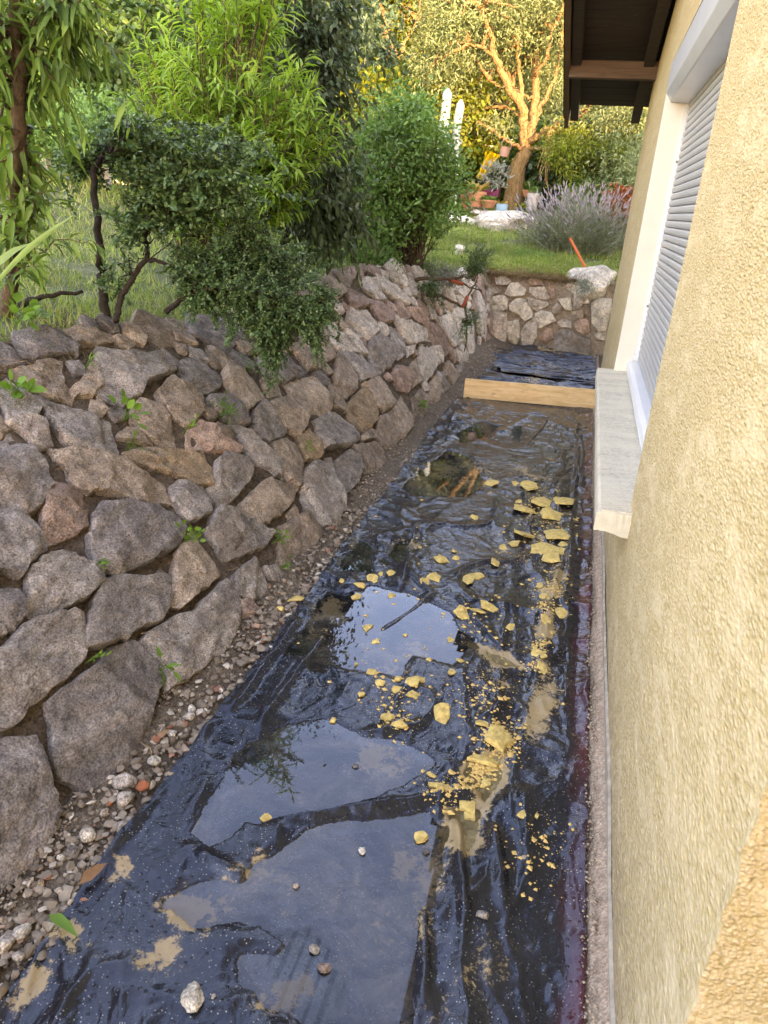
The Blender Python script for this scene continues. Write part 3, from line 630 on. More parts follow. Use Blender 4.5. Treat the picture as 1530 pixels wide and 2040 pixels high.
# back wall
YB = 9.25
bw = thing('stone_end_wall', 'low mortared stone wall of pale rocks closing the far end of the trench', 'stone wall')
mb = MB(); xs = np.linspace(-1.5, 1.6, 130); zs = np.linspace(-.1, .93, 50); X, Z = np.meshgrid(xs, zs, indexing='ij'); top = .865 + .05 * fbm(X, X * 0, 3, 2)
Zq = np.minimum(Z, top); Yq = YB + .07 * Z + .02 + .018 * fbm(X, Z, 8, 31, 5); grid_mesh(mb, X, Yq, Zq); grid_mesh(mb, X[:, -2:], np.stack([Yq[:, -1], Yq[:, -1] + .35], 1), Zq[:, -2:])
mb.build('mortar_bed', MORTAR, bw, smooth=True)
def bw_frame(x, z): return np.array([x, YB + .07 * z, z]), np.array([1, 0, 0.]), nrm(np.array([0, .07, 1.])), nrm(np.array([0, -1, .07]))
BACK = [(L_, [(380,270),(450,255),(500,295),(470,320),(400,315)]), (Wt_, [(460,385),(500,310),(550,305),(610,360),(600,395),(500,400)]), (P_, [(620,290),(660,265),(710,285),(745,325),(650,320)]), (L_, [(640,345),(740,335),(780,415),(760,430),(690,420),(640,375)]),
 (P_, [(770,310),(800,300),(825,400),(800,420),(780,370)]), (Wt_, [(320,470),(370,410),(440,395),(475,430),(470,490),(440,505),(330,500)]), (Wt_, [(490,470),(540,425),(610,430),(655,520),(650,560),(600,580),(560,530),(500,500)]), (L_, [(625,415),(680,430),(760,445),(770,465),(690,510),(640,470)]),
 (L_, [(800,490),(840,450),(870,480),(860,520),(815,535)]), (Wt_, [(840,425),(930,415),(945,510),(900,500),(860,450)]), (L_, [(960,370),(1010,360),(1030,450),(1000,490),(960,500)]), (Wt_, [(1030,415),(1070,415),(1070,455),(1035,455)]), (L_, [(320,510),(400,500),(470,530),(470,680),(450,760),(370,680),(330,620)]),
 (Wt_, [(475,590),(560,580),(565,700),(540,750),(500,730),(475,660)]), (L_, [(575,670),(600,620),(670,555),(690,600),(690,690),(640,770),(590,760)]), (Wt_, [(680,530),(720,505),(790,520),(825,580),(770,600),(710,630),(690,580)]), (P_, [(710,690),(760,640),(800,640),(805,700),(750,750),(715,740)]),
 (G_, [(830,690),(870,645),(930,650),(990,690),(1070,710),(1075,780),(1040,850),(900,840),(820,810)]), (P_, [(970,600),(1010,565),(1070,580),(1075,650),(1030,680),(980,650)]), (L_, [(840,590),(880,570),(945,590),(940,630),(870,625)]), (Wt_, [(1090,450),(1140,420),(1230,435),(1220,520),(1190,640),(1140,650),(1090,600)]),
 (L_, [(1110,670),(1190,650),(1190,720),(1120,710)]), (G_, [(690,770),(740,750),(770,770),(760,810),(710,805)]), (L_, [(910,330),(930,312),(950,330),(930,345)]), (L_, [(340,350),(390,340),(420,370),(370,390)]), (B_, [(1030,480),(1080,480),(1080,550),(1040,550)]), (B_, [(940,520),(1020,500),(1030,560),(960,575)])]
for k, (m_, p) in enumerate(BACK):
    P = np.array([PY(x, y, YB)[[0, 2]] for x, y in ZD(p)]); P = P.mean(0) + (P - P.mean(0)) * 1.10; sz = math.sqrt(abs(area2(P)))
    place_rock('stone', P, bw_frame, STONE[m_], bw, .03 + .12 * sz + (.06 if k == 20 else 0), 300 + k, amp=.006, nb=20, nr=4)
# ------------------------------------------------------------------ rounded rocks
ico = bpy.data.meshes.new('t'); import bmesh
def ico_np(sub):
    bm = bmesh.new(); bmesh.ops.create_icosphere(bm, subdivisions=sub, radius=1); v = np.array([w.co[:] for w in bm.verts]); f = np.array([[w.index for w in q.verts] for q in bm.faces]); bm.free(); return v, f
bpy.data.meshes.remove(ico)
I1, I2, I3, I4 = [ico_np(k) for k in (1, 2, 3, 4)]
def lump(size, seed, lvl=I2, cut=5, amp=.08):
    rg = np.random.default_rng(seed); v, f = lvl[0].copy(), lvl[1]
    for i in range(cut):
        n = nrm(rg.normal(size=3)); h = .55 + .3 * rg.random(); d = v @ n; v = v - np.outer(np.maximum(d - h, 0), n)
    q = seed % 40; v = v * (1 + amp * fbm(v[:, 0] + q, v[:, 1] + v[:, 2] * 1.7, 3, 8))[:, None]
    return v * np.asarray(size), f
def rockobj(name, loc, size, seed, m, parent=None, lvl=I2, rot=None, cut=5, amp=.08, ang=35):
    v, f = lump(size, seed, lvl, cut, amp); mb = MB(); mb.add(v, f); o = link(name, mb.mesh(name, True, ang), m, parent, loc)
    o.rotation_euler = rot if rot is not None else (0, 0, seed * 1.3); return o
def pxrock(name, px, py, wpx, hpx, m, label, cat, seed, Y=None, group=None, z=0., lvl=I3, flat=1., rot=None, cut=6, dy=1.):
    p = PY(px, py, Y) if Y else PZ(px, py, z); k = mpp(p)
    o = rockobj(name, tuple(p), (wpx / 2 * k * 1.12, wpx / 2 * k * dy * .9, hpx / 2 * k * flat * 1.15), seed, m, None, lvl, rot if rot is not None else (0, 0, 0), cut, .14)
    return tag(o, label, cat, group)
pxrock('boulder', 1176, 563, 96, 66, STONE[5], 'big white boulder sitting on the right end of the far stone wall', 'boulder', 11, 9.42, lvl=I4)
pxrock('boulder', 1010, 449, 124, 48, STONE[5], 'long flat white boulder lying in the grass below the olive tree', 'boulder', 12, 12.2, lvl=I4)
pxrock('boulder', 918, 438, 62, 30, STONE[5], 'grey white boulder half hidden behind the leafy bush beside the flower pots', 'boulder', 13, 12.4, lvl=I3)
pxrock('flat_stone', 965, 424, 50, 12, STONE[4], 'thin pale slab between the flower pots and the long white boulder', 'stone', 14, 12.9)
pxrock('stone', 940, 412, 30, 10, STONE[5], 'small pale stone in front of the leftmost terracotta pot', 'stone', 15, 13.1)

# ------------------------------------------------------------------ house
XW = .31; YC0, YC1 = float(PX(1530, 1620, XW)[1]), 7.95
Y0, Y1, ZS, ZT = 2.75, 5.45, .58, 2.50
house = thing('house', 'yellow plastered house wall on the right with a shuttered window and dark wooden eaves', 'house')
mb = MB()
def wgrid(mb, y0, y1, z0, z1, st):
    ny = max(2, int((y1 - y0) / st)); nz_ = max(2, int((z1 - z0) / st)); Yw, Zw = np.meshgrid(np.linspace(y0, y1, ny), np.linspace(z0, z1, nz_), indexing='ij')
    h = .0012 * fbm(Yw, Zw, 75, 41, 3) * 2 + .004 * vn(Yw, Zw, 2, 45)
    e = np.minimum(np.minimum(Yw - y0, y1 - Yw), np.minimum(Zw - z0, z1 - Zw)); h = h * sstep(0, .012, e)
    if abs(y0 - YC0) < 1e-6: h = h + .012 * sstep(.05, 0, Yw - y0) * (.6 + fbm(Yw, Zw, 18, 46)) 
    grid_mesh(mb, XW - h, Yw, Zw)
ZTOP = 4.0
wgrid(mb, YC0, Y0, -.02, 2.5, .0065)
wgrid(mb, Y0, Y1, -.02, ZS - .09, .02); wgrid(mb, Y1, YC1, -.02, 2.6, .02)
def quad(mb, *p): mb.add(p, [(0, 1, 2, 3)])
quad(mb, (XW, YC0, 2.5), (XW, Y0, 2.5), (XW, Y0, ZTOP), (XW, YC0, ZTOP)); quad(mb, (XW, Y0, ZT), (XW, Y1, ZT), (XW, Y1, 3.3), (XW, Y0, 3.6))
quad(mb, (XW, Y1, 2.6), (XW, YC1, 2.6), (XW, YC1, 2.75), (XW, Y1, 3.3)); quad(mb, (XW, Y0, 3.6), (XW, Y1, 3.3), (XW, Y1, 3.2), (XW, Y0, 3.2))
quad(mb, (XW, YC1, -.3), (9, YC1, -.3), (9, YC1, 2.75), (XW, YC1, 2.75))
quad(mb, (XW, Y0, ZS - .09), (XW, Y1, ZS - .09), (.52, Y1, ZS - .09), (.52, Y0, ZS - .09))
for yy in (Y0,): quad(mb, (XW, yy, ZS - .1), (.55, yy, ZS - .1), (.55, yy, ZT), (XW, yy, ZT))
quad(mb, (XW, Y0, ZT), (XW, Y1, ZT), (.62, Y1, ZT), (.62, Y0, ZT))
# the wall returns at the near corner; unseen run behind the camera added to block sun
Xr, Zr = np.meshgrid(np.concatenate([np.linspace(XW, .45, 60), np.linspace(.46, 1.5, 60)]), np.linspace(-.02, 2.5, 389), indexing='ij')
h = .0025 * fbm(Xr, Zr, 60, 51, 3) * sstep(0, .01, Xr - XW); Ez = .012 * (.6 + fbm(Zr * 0 + YC0, Zr, 18, 46)); grid_mesh(mb, Xr - Ez * sstep(.08, 0, Xr - XW), YC0 - h - .004 * np.abs(fbm(Xr * 2, Zr, 30, 52)) * sstep(.06, .01, Xr - XW) * sstep(0, .006, Xr - XW), Zr)
quad(mb, (XW, YC0, 2.5), (1.5, YC0, 2.5), (1.5, YC0, 5), (XW, YC0, 5)); quad(mb, (1.5, YC0, -.3), (1.5, -10, -.3), (1.5, -10, 4), (1.5, YC0, 4.6))
quad(mb, (9, -10, -.3), (9, YC1, -.3), (9, YC1, 3), (9, -10, 3)); quad(mb, (1.5, -10, -.3), (9, -10, -.3), (9, -10, 4), (1.5, -10, 4))
mb.build('wall', PLASTER, house)
# footing strips
mb = MB(); ys = np.linspace(YC0, 9.2, 500); n_ = 14; T = np.linspace(0, 1, n_); Yf, Tf = np.meshgrid(ys, T, indexing='ij')
edge = .250 + .008 * fbm(ys, ys * 0, 5, 61)[:, None]; Xf = edge + (XW - .006 - edge) * Tf; Zf = -.01 + .055 * Tf ** .8 + .006 * fbm(Yf, Xf, 30, 62) ; grid_mesh(mb, Xf, Yf, Zf); mb.build('footing', PINKR, house, smooth=True)
mb = MB(); ys = np.linspace(YC0, Y1 + .5, 300); tp = .062 + .03 * fbm(ys, ys * 0, 2.2, 63, 5)
grid_mesh(mb, np.stack([np.full_like(ys, XW - .010)] * 2 + [np.full_like(ys, XW - .002)], 1), np.stack([ys] * 3, 1), np.stack([ys * 0, tp, tp + .006], 1)); mb.build('plinth_strip', GREYR, house)
# sill
mb = MB(); prism(mb, [(.187, ZS - .078), (.187, ZS - .012), (.198, ZS), (.50, ZS + .012), (.50, ZS - .078)], 'y', 2.65, Y1 + .05)
o = mb.build('window_sill', SILL, house)
# plaster lump under the near end of the sill
mb = MB(); xx = np.linspace(.183, XW + .003, 24); bt = ZS - .080 - .016 * sstep(.22, .30, xx) + .002 * fbm(xx, xx * 0, 90, 64); tpz = np.minimum(ZS - .003, ZS - .012 + (xx - .187) * 1.1)
for f_ in (1, 0):
    yo = 2.638 if f_ else 2.652; b = mb.addv(np.concatenate([np.stack([xx, xx * 0 + yo + .002 * vn(xx, xx * 0, 90, 65), tpz], -1), np.stack([xx, xx * 0 + yo, bt], -1)])); i = np.arange(23); mb.addf(np.stack([i, i + 1, i + 25, i + 24], -1) + b)
i = np.arange(23); mb.addf(np.stack([i + 24, i + 25, i + 73, i + 72], -1)); mb.addf(np.stack([i, i + 48, i + 49, i + 1], -1)); mb.addf([(0, 24, 72, 48)])
mb.build('sill_end', simple('sill_render', (.66, .60, .48), .9, .1, 20, .004), house)
# far reveal and guide rail, shutter box and slats
win = link('window', None, None, house) if False else None
mb = MB(); box(mb, XW - .004, .425, Y1, Y1 + .06, ZS, ZT - .02); window = mb.build('window', WHITE, house)
mb = MB(); box(mb, .425, .47, Y1 - .012, Y1 + .05, ZS + .02, ZT - .1); rail = mb.build('guide_rail', FRAME, window)
for zz in (1.05, 1.95):
    mb = MB(); lathe(mb, [(0, 0), (.007, 0), (.007, .004), (0, .004)], (0, 0, 0), 10); o = mb.build('screw', simple('screw_metal', (.15, .15, .15), .5, .1, 10), window); o.location = (.445, Y1 - .013, zz); o.rotation_euler = (R(90), 0, 0)
mb = MB(); box(mb, .415, .455, Y1 - .03, Y1 - .013, ZS + .10, ZS + .135); mb.build('rail_stop', FRAME, window)
mb = MB(); prism(mb, [(.30, ZT - .005), (.30, ZT - .165), (.335, ZT - .215), (.47, ZT - .225), (.47, ZT - .005)], 'y', Y0 + .005, Y1 - .002)
o = mb.build('shutter_box', ALU, window); m = o.modifiers.new('bevel', 'BEVEL'); m.width = .006; m.segments = 3
mb = MB(); prism(mb, [(.385, ZS + .02), (.385, ZS + .075), (.405, ZS + .09), (.50, ZS + .09), (.50, ZS + .02)], 'y', Y0 + .005, Y1 - .002); o = mb.build('window_frame', FRAME, window)
m = o.modifiers.new('bevel', 'BEVEL'); m.width = .004; m.segments = 2
prof = [(.470, .0), (.4545, .006), (.4500, .016), (.4500, .030), (.4555, .038), (.470, .041), (.476, .041), (.476, 0)]
mb = MB(); prism(mb, prof, 'y', Y0 + .004, Y1 - .013); sm = mb.mesh('shutter_slat'); sm.materials.append(SLAT)
for i in range(41):
    o = link('shutter_slat', sm, SLAT, window, (0, 0, ZS + .09 + i * .0405))
# roof: the verge above the wall, falling away from the camera
RA = math.atan(.27); ZE = 2.55; YE = 8.62
def roofz(y): return ZE + (YE - y) * .27
roof_m = simple('roof_tiles', (.20, .10, .07), .9, .3, 6, .01)
mb = MB(); XL = -.45
for y0, y1 in ((YE, -1.),):
    v = [(XL, y0, roofz(y0) + .10), (9.6, y0, roofz(y0) + .10), (9.6, y1, roofz(y1) + .10), (XL, y1, roofz(y1) + .10)]
    v += [(a, b, c + .07) for a, b, c in v]; mb.add(v, [(0, 1, 2, 3), (4, 7, 6, 5), (0, 4, 5, 1), (1, 5, 6, 2), (2, 6, 7, 3), (3, 7, 4, 0)])
v = [(XL + 1.4, -1.0, roofz(-1) + .10), (9.6, -1, roofz(-1) + .1), (9.6, -11, roofz(-1) - 2.6), (XL + 1.4, -11, roofz(-1) - 2.6)]; v += [(a, b, c + .07) for a, b, c in v]  # unseen rear roof slope, added over those walls to block the sun
mb.add(v, [(0, 1, 2, 3), (4, 7, 6, 5), (0, 4, 5, 1), (1, 5, 6, 2), (2, 6, 7, 3), (3, 7, 4, 0)])
mb.add([(XW, YC1, roofz(YC1) + .1), (XW, 0, roofz(0) + .1), (XW, 0, 2.2), (XW, YC1, 2.2)], [(0, 1, 2, 3)]) if False else None
roof = mb.build('roof', roof_m, house)
mb = MB(); mb.add([(XW + .02, YC0, roofz(YC0) + .09), (XW + .02, YC1, roofz(YC1) + .09), (XW + .02, YC1, 2.5), (XW + .02, YC0, 2.5)], [(0, 1, 2, 3)]); mb.build('gable', PLASTER, house)
nrm_sl = np.array([0, .27, 1]) / math.hypot(.27, 1)
def sloped(name, m, x0, x1, y0, y1, d0, d1, parent=roof):       # a piece lying along the roof slope, from d0 to d1 below the roof plane
    mb = MB(); v = [(x, y, roofz(y) + .1 - d) for x in (x0, x1) for y in (y0, y1) for d in (d0, d1)]
    mb.add(v, [(0,1,3,2),(4,6,7,5),(0,4,5,1),(2,3,7,6),(0,2,6,4),(1,5,7,3)]); return mb.build(name, m, parent)
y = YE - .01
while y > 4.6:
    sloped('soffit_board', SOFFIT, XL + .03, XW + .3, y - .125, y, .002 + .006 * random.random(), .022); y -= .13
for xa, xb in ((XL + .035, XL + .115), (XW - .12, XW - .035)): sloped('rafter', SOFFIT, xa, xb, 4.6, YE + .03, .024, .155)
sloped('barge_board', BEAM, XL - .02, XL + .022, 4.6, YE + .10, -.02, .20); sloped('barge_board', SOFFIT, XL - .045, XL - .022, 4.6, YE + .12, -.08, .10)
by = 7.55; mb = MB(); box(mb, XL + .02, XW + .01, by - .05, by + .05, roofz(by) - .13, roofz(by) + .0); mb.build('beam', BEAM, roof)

# ------------------------------------------------------------------ plank
pk = thing('wooden_plank', 'pale new pine plank standing on edge across the trench between the two sheets of film', 'plank')
a = PZ(923, 790); b_ = PZ(1186, 813); d = b_ - a; Lk = float(np.linalg.norm(d)); mb = MB(); box(mb, 0, Lk, 0, .03, -.01, .165)
o = mb.build('board', PINE, pk); o.modifiers.new('bevel', 'BEVEL').width = .002; pk.location = tuple(a); pk.rotation_euler = (0, 0, math.atan2(d[1], d[0]))

# ------------------------------------------------------------------ film and puddles
def pp(pts): return np.array([PZ(*p)[:2] for p in pts])
PUD = [  # polygon, depth, water material
 (pp([(560,1700),(620,1665),(850,1622),(885,1660),(860,1780),(835,1880),(822,2060),(600,2060),(585,1900),(520,1835),(400,1830),(330,1800),(430,1760),(500,1745)]), .010, WATER),
 (pp([(480,1500),(560,1450),(640,1445),(700,1465),(800,1480),(850,1520),(800,1560),(745,1590),(560,1622),(480,1632),(420,1680),(380,1660),(400,1610),(450,1560)]), .010, WATER),
 (pp([(600,1260),(640,1205),(740,1170),(860,1200),(905,1240),(930,1290),(900,1322),(820,1300),(790,1338),(700,1332),(620,1322),(580,1290)]), .010, WATER),
 (pp([(680,1112),(720,1080),(745,1100),(740,1140),(690,1135)]), .008, WATER), (pp([(755,1120),(790,1085),(830,1065),(835,1100),(795,1130)]), .008, WATER),
 (pp([(808,965),(850,930),(895,898),(930,910),(965,960),(930,988),(860,988),(820,978)]), .010, WATER), (pp([(905,862),(960,838),(992,848),(965,878),(915,884)]), .008, WATER), (pp([(1020,850),(1040,848),(1038,880),(1022,880)]), .006, WATER),
 (pp([(935,1540),(960,1510),(1000,1500),(990,1560),(965,1595),(930,1570)]), .007, MUDW), (pp([(890,1615),(945,1615),(940,1700),(918,1700)]), .008, MUDW), (pp([(955,1290),(1010,1305),(1040,1330),(1000,1330),(960,1312)]), .006, MUDW), (pp([(925,1260),(950,1275),(955,1300),(935,1290)]), .006, WATER),
 (pp([(690,1190),(660,1180),(640,1210),(665,1215)]), .006, WATER),
 (pp([(480,1900),(600,1890),(640,1960),(600,2030),(520,2010),(470,1960)]), .006, WATER)]
def seg_d(x, y, a, b):
    e = b - a; t = np.clip(((x - a[0]) * e[0] + (y - a[1]) * e[1]) / (e @ e), 0, 1); return np.hypot(x - a[0] - t * e[0], y - a[1] - t * e[1]), t
xs = np.linspace(0, 1, 230); ys = np.linspace(-.6, 6.42, 1150); U, Yf = np.meshgrid(xs, ys, indexing='ij')
le = -.955 + .018 * fbm(ys, ys * 0, 1.3, 71) + .008 * fbm(ys, ys * 0, 9, 72); re = .252 + .007 * fbm(ys, ys * 0, 4, 73)
Xf = le[None] + (re - le)[None] * U
def ridged(x, y, sc, seed, o=3): 
    s = 0; a = 1.; t = 0
    for i in range(o): s = s + a * (1 - np.abs(vn(x, y, sc * 1.9 ** i, seed + i))) ** 4; t += a; a *= .45
    return s / t
wx = Xf + .07 * fbm(Xf, Yf, 3.5, 81); wy = Yf + .09 * fbm(Xf, Yf, 3, 85)
Zf = .010 + .010 * fbm(Xf, Yf, 2.2, 88, 3) + .022 * (ridged(wx * 1.3, wy * .8, 3.3, 91, 2) - .35) + .0028 * fbm(wx, wy, 14, 95, 3)
long_ = ridged(wx * 2.4 + wy * .15, wy * .28, 3.0, 98, 2) - .3; Zf += .030 * long_ * sstep(-.2, .05, Xf) * (1 - .5 * sstep(.15, .25, Xf))
Zf += .022 * (ridged(wx * 1.2 + wy * .8, wy * .5, 4, 104, 2) - .3) * sstep(-.55, -.8, Xf)
Zf = Zf + .0009 * fbm(Xf, Yf, 60, 107, 2) + .0075 * (ridged(wx * 1.2 + .5 * wy, wy * .9 - .3 * wx, 9, 141, 3) - .3) * sstep(-.2, .3, fbm(Xf, Yf, 2.5, 145, 2) + .15)
mud = .12 + .17 * fbm(Xf, Yf, 2.4, 110, 3)
for P, dp, wm in PUD:
    dd = poly_dist(P, Xf, Yf) + .035 * fbm(Xf, Yf, 7, 111, 4); k = sstep(.06, -.03, dd)
    Zf = Zf * (1 - k) + (-dp + .0025 * fbm(wx, wy, 9, 112, 3)) * k
    rimk = np.exp(-((dd - .03) / .022) ** 2); Zf += .003 * rimk
    mud = mud + k * (.10 + .10 * fbm(Xf, Yf, 6, 113, 4) if wm is WATER else .5)
Zf = np.maximum(Zf, np.where(Zf < 0, Zf, .0035 * (1 + .5 * fbm(Xf, Yf, 10, 115))))
a, b2 = PZ(520, 1640)[:2], PZ(945, 1582)[:2]; dd, t = seg_d(Xf, Yf, a, b2); Zf = Zf + .028 * np.exp(-(dd / .016) ** 2) * sstep(0, .25, t) * (.75 + .25 * fbm(Xf, Yf, 22, 117))
for (p, q, h, w) in [((905,1620),(925,1860),.03,.014), ((975,1640),(1010,1840),.022,.018), ((845,1790),(838,2030),.022,.015), ((1040,1560),(1060,1800),.014,.02), ((740,1270),(870,1180),.012,.02), ((950,1440),(1010,1400),.02,.02), ((380,1700),(500,1760),.022,.02), ((700,1470),(860,1440),.012,.02),
                     ((440,1450),(600,1230),.018,.02), ((500,1480),(660,1240),.014,.015), ((870,1190),(760,1100),.018,.016), ((830,1040),(800,1180),.018,.016), ((1140,1000),(1040,1480),.012,.02), ((1155,860),(1120,1250),.014,.014), ((1100,830),(1040,900),.014,.012), ((1000,1300),(900,1180),.014,.014)]:
    a, b2 = PZ(*p)[:2], PZ(*q)[:2]; dd, t = seg_d(Xf + .012 * fbm(Xf, Yf, 6, 119), Yf, a, b2); Zf = Zf + h * np.exp(-(dd / w) ** 2) * sstep(0, .2, t) * sstep(1, .8, t)
Zf += .012 * sstep(.2, .252, Xf) + .006 * sstep(-.9, -.955, Xf) * (1 + fbm(Xf, Yf, 9, 121))
Zf = Zf + .0
mud = mud + .30 * np.exp(-((Xf - .09 - .03 * fbm(Yf, Yf * 0, 2, 130)) / .05) ** 2) * sstep(1.85, 2.1, Yf) * sstep(3.5, 3.1, Yf) * (.6 + .8 * fbm(Xf, Yf, 7, 131))
for px, py, r, s in [(975,1540,.05,.6),(760,1375,.07,.35),(360,1820,.05,.5),(240,1735,.05,.45),(130,1870,.04,.5),(500,1720,.06,.3),(740,1500,.06,.4),(400,1830,.05,.4),(560,1960,.06,.4),(830,1290,.05,.3),(930,860,.08,.25),(880,930,.10,.22),(60,1960,.05,.5),(330,1905,.05,.5),(990,1350,.07,.3),(1090,1180,.06,.5),(1080,1260,.05,.5)]:
    c = PZ(px, py); e = np.hypot(Xf - c[0], Yf - c[1]) + .03 * fbm(Xf, Yf, 12, 133); mud = mud + .62 * s * np.exp(-(e / r) ** 2) * (.7 + .9 * fbm(Xf, Yf, 22, 134, 4))
red = sstep(.17, .24, Xf + .03 * fbm(Xf, Yf, 5, 135)) * (.35 + .65 * sstep(-.25, .35, fbm(Xf, Yf, 3, 136)))
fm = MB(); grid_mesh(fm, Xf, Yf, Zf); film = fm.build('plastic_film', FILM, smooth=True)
setattr_f(film, 'mud', mud); setattr_f(film, 'red', red)
tag(film, 'long wet black plastic film with puddles and wrinkles lining the trench floor', 'plastic film')
def film_z(x, y):
    i = np.clip(np.interp(y, ys, np.arange(len(ys))).astype(int), 0, len(ys) - 1); u = (x - le[i]) / (re[i] - le[i]); j = np.clip((u * (len(xs) - 1)).astype(int), 0, len(xs) - 1); return Zf[j, i]
for P, dp, wm in PUD:
    c = P.mean(0); Q = c + (P - c) * (1 + .05 / np.linalg.norm(P - c, axis=1, keepdims=True)); mb = MB(); n = len(Q)
    # puddle surface as a small grid clipped to the outline
    gx = np.arange(Q[:, 0].min(), Q[:, 0].max(), .02); gy = np.arange(Q[:, 1].min(), Q[:, 1].max(), .02)
    if len(gx) < 2 or len(gy) < 2: continue
    GX, GY2 = np.meshgrid(gx, gy, indexing='ij'); ins = poly_dist(P, GX + .01, GY2 + .01) < .05
    X_, Y_ = np.meshgrid(np.append(gx, gx[-1] + .02), np.append(gy, gy[-1] + .02), indexing='ij'); m_ = X_.shape[1]; b = mb.addv(np.stack([X_, Y_, np.full_like(X_, .0)], -1).reshape(-1, 3))
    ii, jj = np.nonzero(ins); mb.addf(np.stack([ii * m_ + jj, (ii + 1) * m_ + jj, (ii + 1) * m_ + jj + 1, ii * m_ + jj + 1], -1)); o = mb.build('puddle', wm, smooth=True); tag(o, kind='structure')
# crumpled film beyond the plank
def crumple(name, x0, x1, y0, y1, z0, amp, seed, label, nx=110, nyy=170, rag=.06):
    Uc, Vc = np.meshgrid(np.linspace(0, 1, nx), np.linspace(0, 1, nyy), indexing='ij'); X = x0 + (x1 - x0) * Uc + rag * fbm(Vc * 3, Uc * 0, 2, seed) * (1 - Uc); Y = y0 + (y1 - y0) * Vc + rag * fbm(Uc * 3, Uc * 0, 1.4, seed + 3)
    Z = z0 + amp * ridged(X * .6 + Y * .3, Y * 1.6, 3, seed, 2) + amp * .35 * ridged(X * .5 + .3 * fbm(X, Y, 3, 9), Y * 2.2, 6, seed + 5, 2) + .003 * fbm(X, Y, 12, seed + 7)
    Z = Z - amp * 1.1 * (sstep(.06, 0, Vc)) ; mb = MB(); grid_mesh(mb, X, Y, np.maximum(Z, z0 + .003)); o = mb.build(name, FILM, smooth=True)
    setattr_f(o, 'mud', .18 + .2 * fbm(X, Y, 3, seed + 9)); setattr_f(o, 'red', X * 0); tag(o, label, 'plastic film'); return o
crumple('plastic_film', -.88, .27, 6.85, 9.15, .01, .055, 140, 'crumpled black plastic film spread behind the wooden plank')
crumple('plastic_film', -.72, .26, 7.5, 9.05, .06, .05, 160, 'folded upper layer of black film heaped before the far stone wall', rag=.10)

# ------------------------------------------------------------------ gravel
def pebbles(mb, P, sz, lvl=I1, flat=.7):
    n = len(P); v0, f0 = lvl; k = len(v0); V = np.repeat(v0[None], n, 0) * (1 + .28 * rng.normal(size=(n, k, 1)).clip(-1.2, 1.2))
    s = sz[:, None, None] * (.7 + .6 * rng.random((n, 1, 3))) * np.array([1, 1, flat]); V = V * s
    a = rng.random(n) * 6.28; ca, sa = np.cos(a)[:, None], np.sin(a)[:, None]; x = V[..., 0] * ca - V[..., 1] * sa; y = V[..., 0] * sa + V[..., 1] * ca
    V = np.stack([x, y, V[..., 2]], -1) + P[:, None]; b = mb.addv(V.reshape(-1, 3)); mb.addf((f0[None] + (np.arange(n) * k)[:, None, None]).reshape(-1, 3) + b)
I0 = (np.array([(1,0,0),(-1,0,0),(0,1,0),(0,-1,0),(0,0,1),(0,0,-1)], float), np.array([(0,2,4),(2,1,4),(1,3,4),(3,0,4),(2,0,5),(1,2,5),(3,1,5),(0,3,5)]))
mb = MB(); n = 12000; y = .5 + 6.3 * rng.random(n) ** 1.5; x = -1.13 + .20 * rng.random(n) + .0; z = .0 + .05 * sstep(-1.0, -1.13, x)
keep = rng.random(n) < .10 + .8 * sstep(-.15, .4, vn(x, y, 4, 150)); P = np.stack([x, y, z], -1)[keep]
sz = (.0025 + .009 * rng.random(len(P)) ** 3); pebbles(mb, P, sz)
n = 900; y = .4 + 3.2 * rng.random(n) ** 1.2; x = -1.08 + .13 * rng.random(n); pebbles(mb, np.stack([x, y, .008 + .04 * sstep(-1.0, -1.13, x)], -1), .006 + .012 * rng.random(n) ** 2, I1)
tag(mb.build('gravel', PEBB, ang=50), 'strip of mixed gravel between the stone wall and the black film', 'gravel', kind='stuff')
mb = MB(); n = 4500; yy = .8 + 8 * rng.random(n) ** 1.3; tt = rng.random(n); bx, by_, bz = bank(yy, tt); keep = vn(yy, tt * 1.4, 4, 152) > -.25
pebbles(mb, np.stack([bx - .02, by_, bz - .016], -1)[keep], (.004 + .008 * rng.random(n) ** 2)[keep], I0); o = mb.build('joint_gravel', PEBB, wall, smooth=True); tag(o, kind='stuff')
mb = MB(); n = 1500; x = .244 + .03 * rng.random(n); y = .9 + 5.4 * rng.random(n); pebbles(mb, np.stack([x, y, .012 + (x - .24) * .6], -1), .002 + .005 * rng.random(n) ** 2, I0)
n = 1500; x = -1.1 + 1.3 * rng.random(n); y = 6.8 + 2.4 * rng.random(n); keep = (x < -.6) | (y > 8.95); pebbles(mb, np.stack([x, y, .01 + .12 * sstep(-.7, -1.1, x) * sstep(7, 8, y)], -1)[keep], (.005 + .009 * rng.random(n))[keep], I0)
tag(mb.build('rubble', simple('rubble', (.36, .27, .20), .95, .35, 50), smooth=True), 'fine rubble along the house footing and at the far end of the trench', 'rubble', kind='stuff')
BRICK = simple('brick_red', (.42, .12, .06), .9, .3, 60, .003)
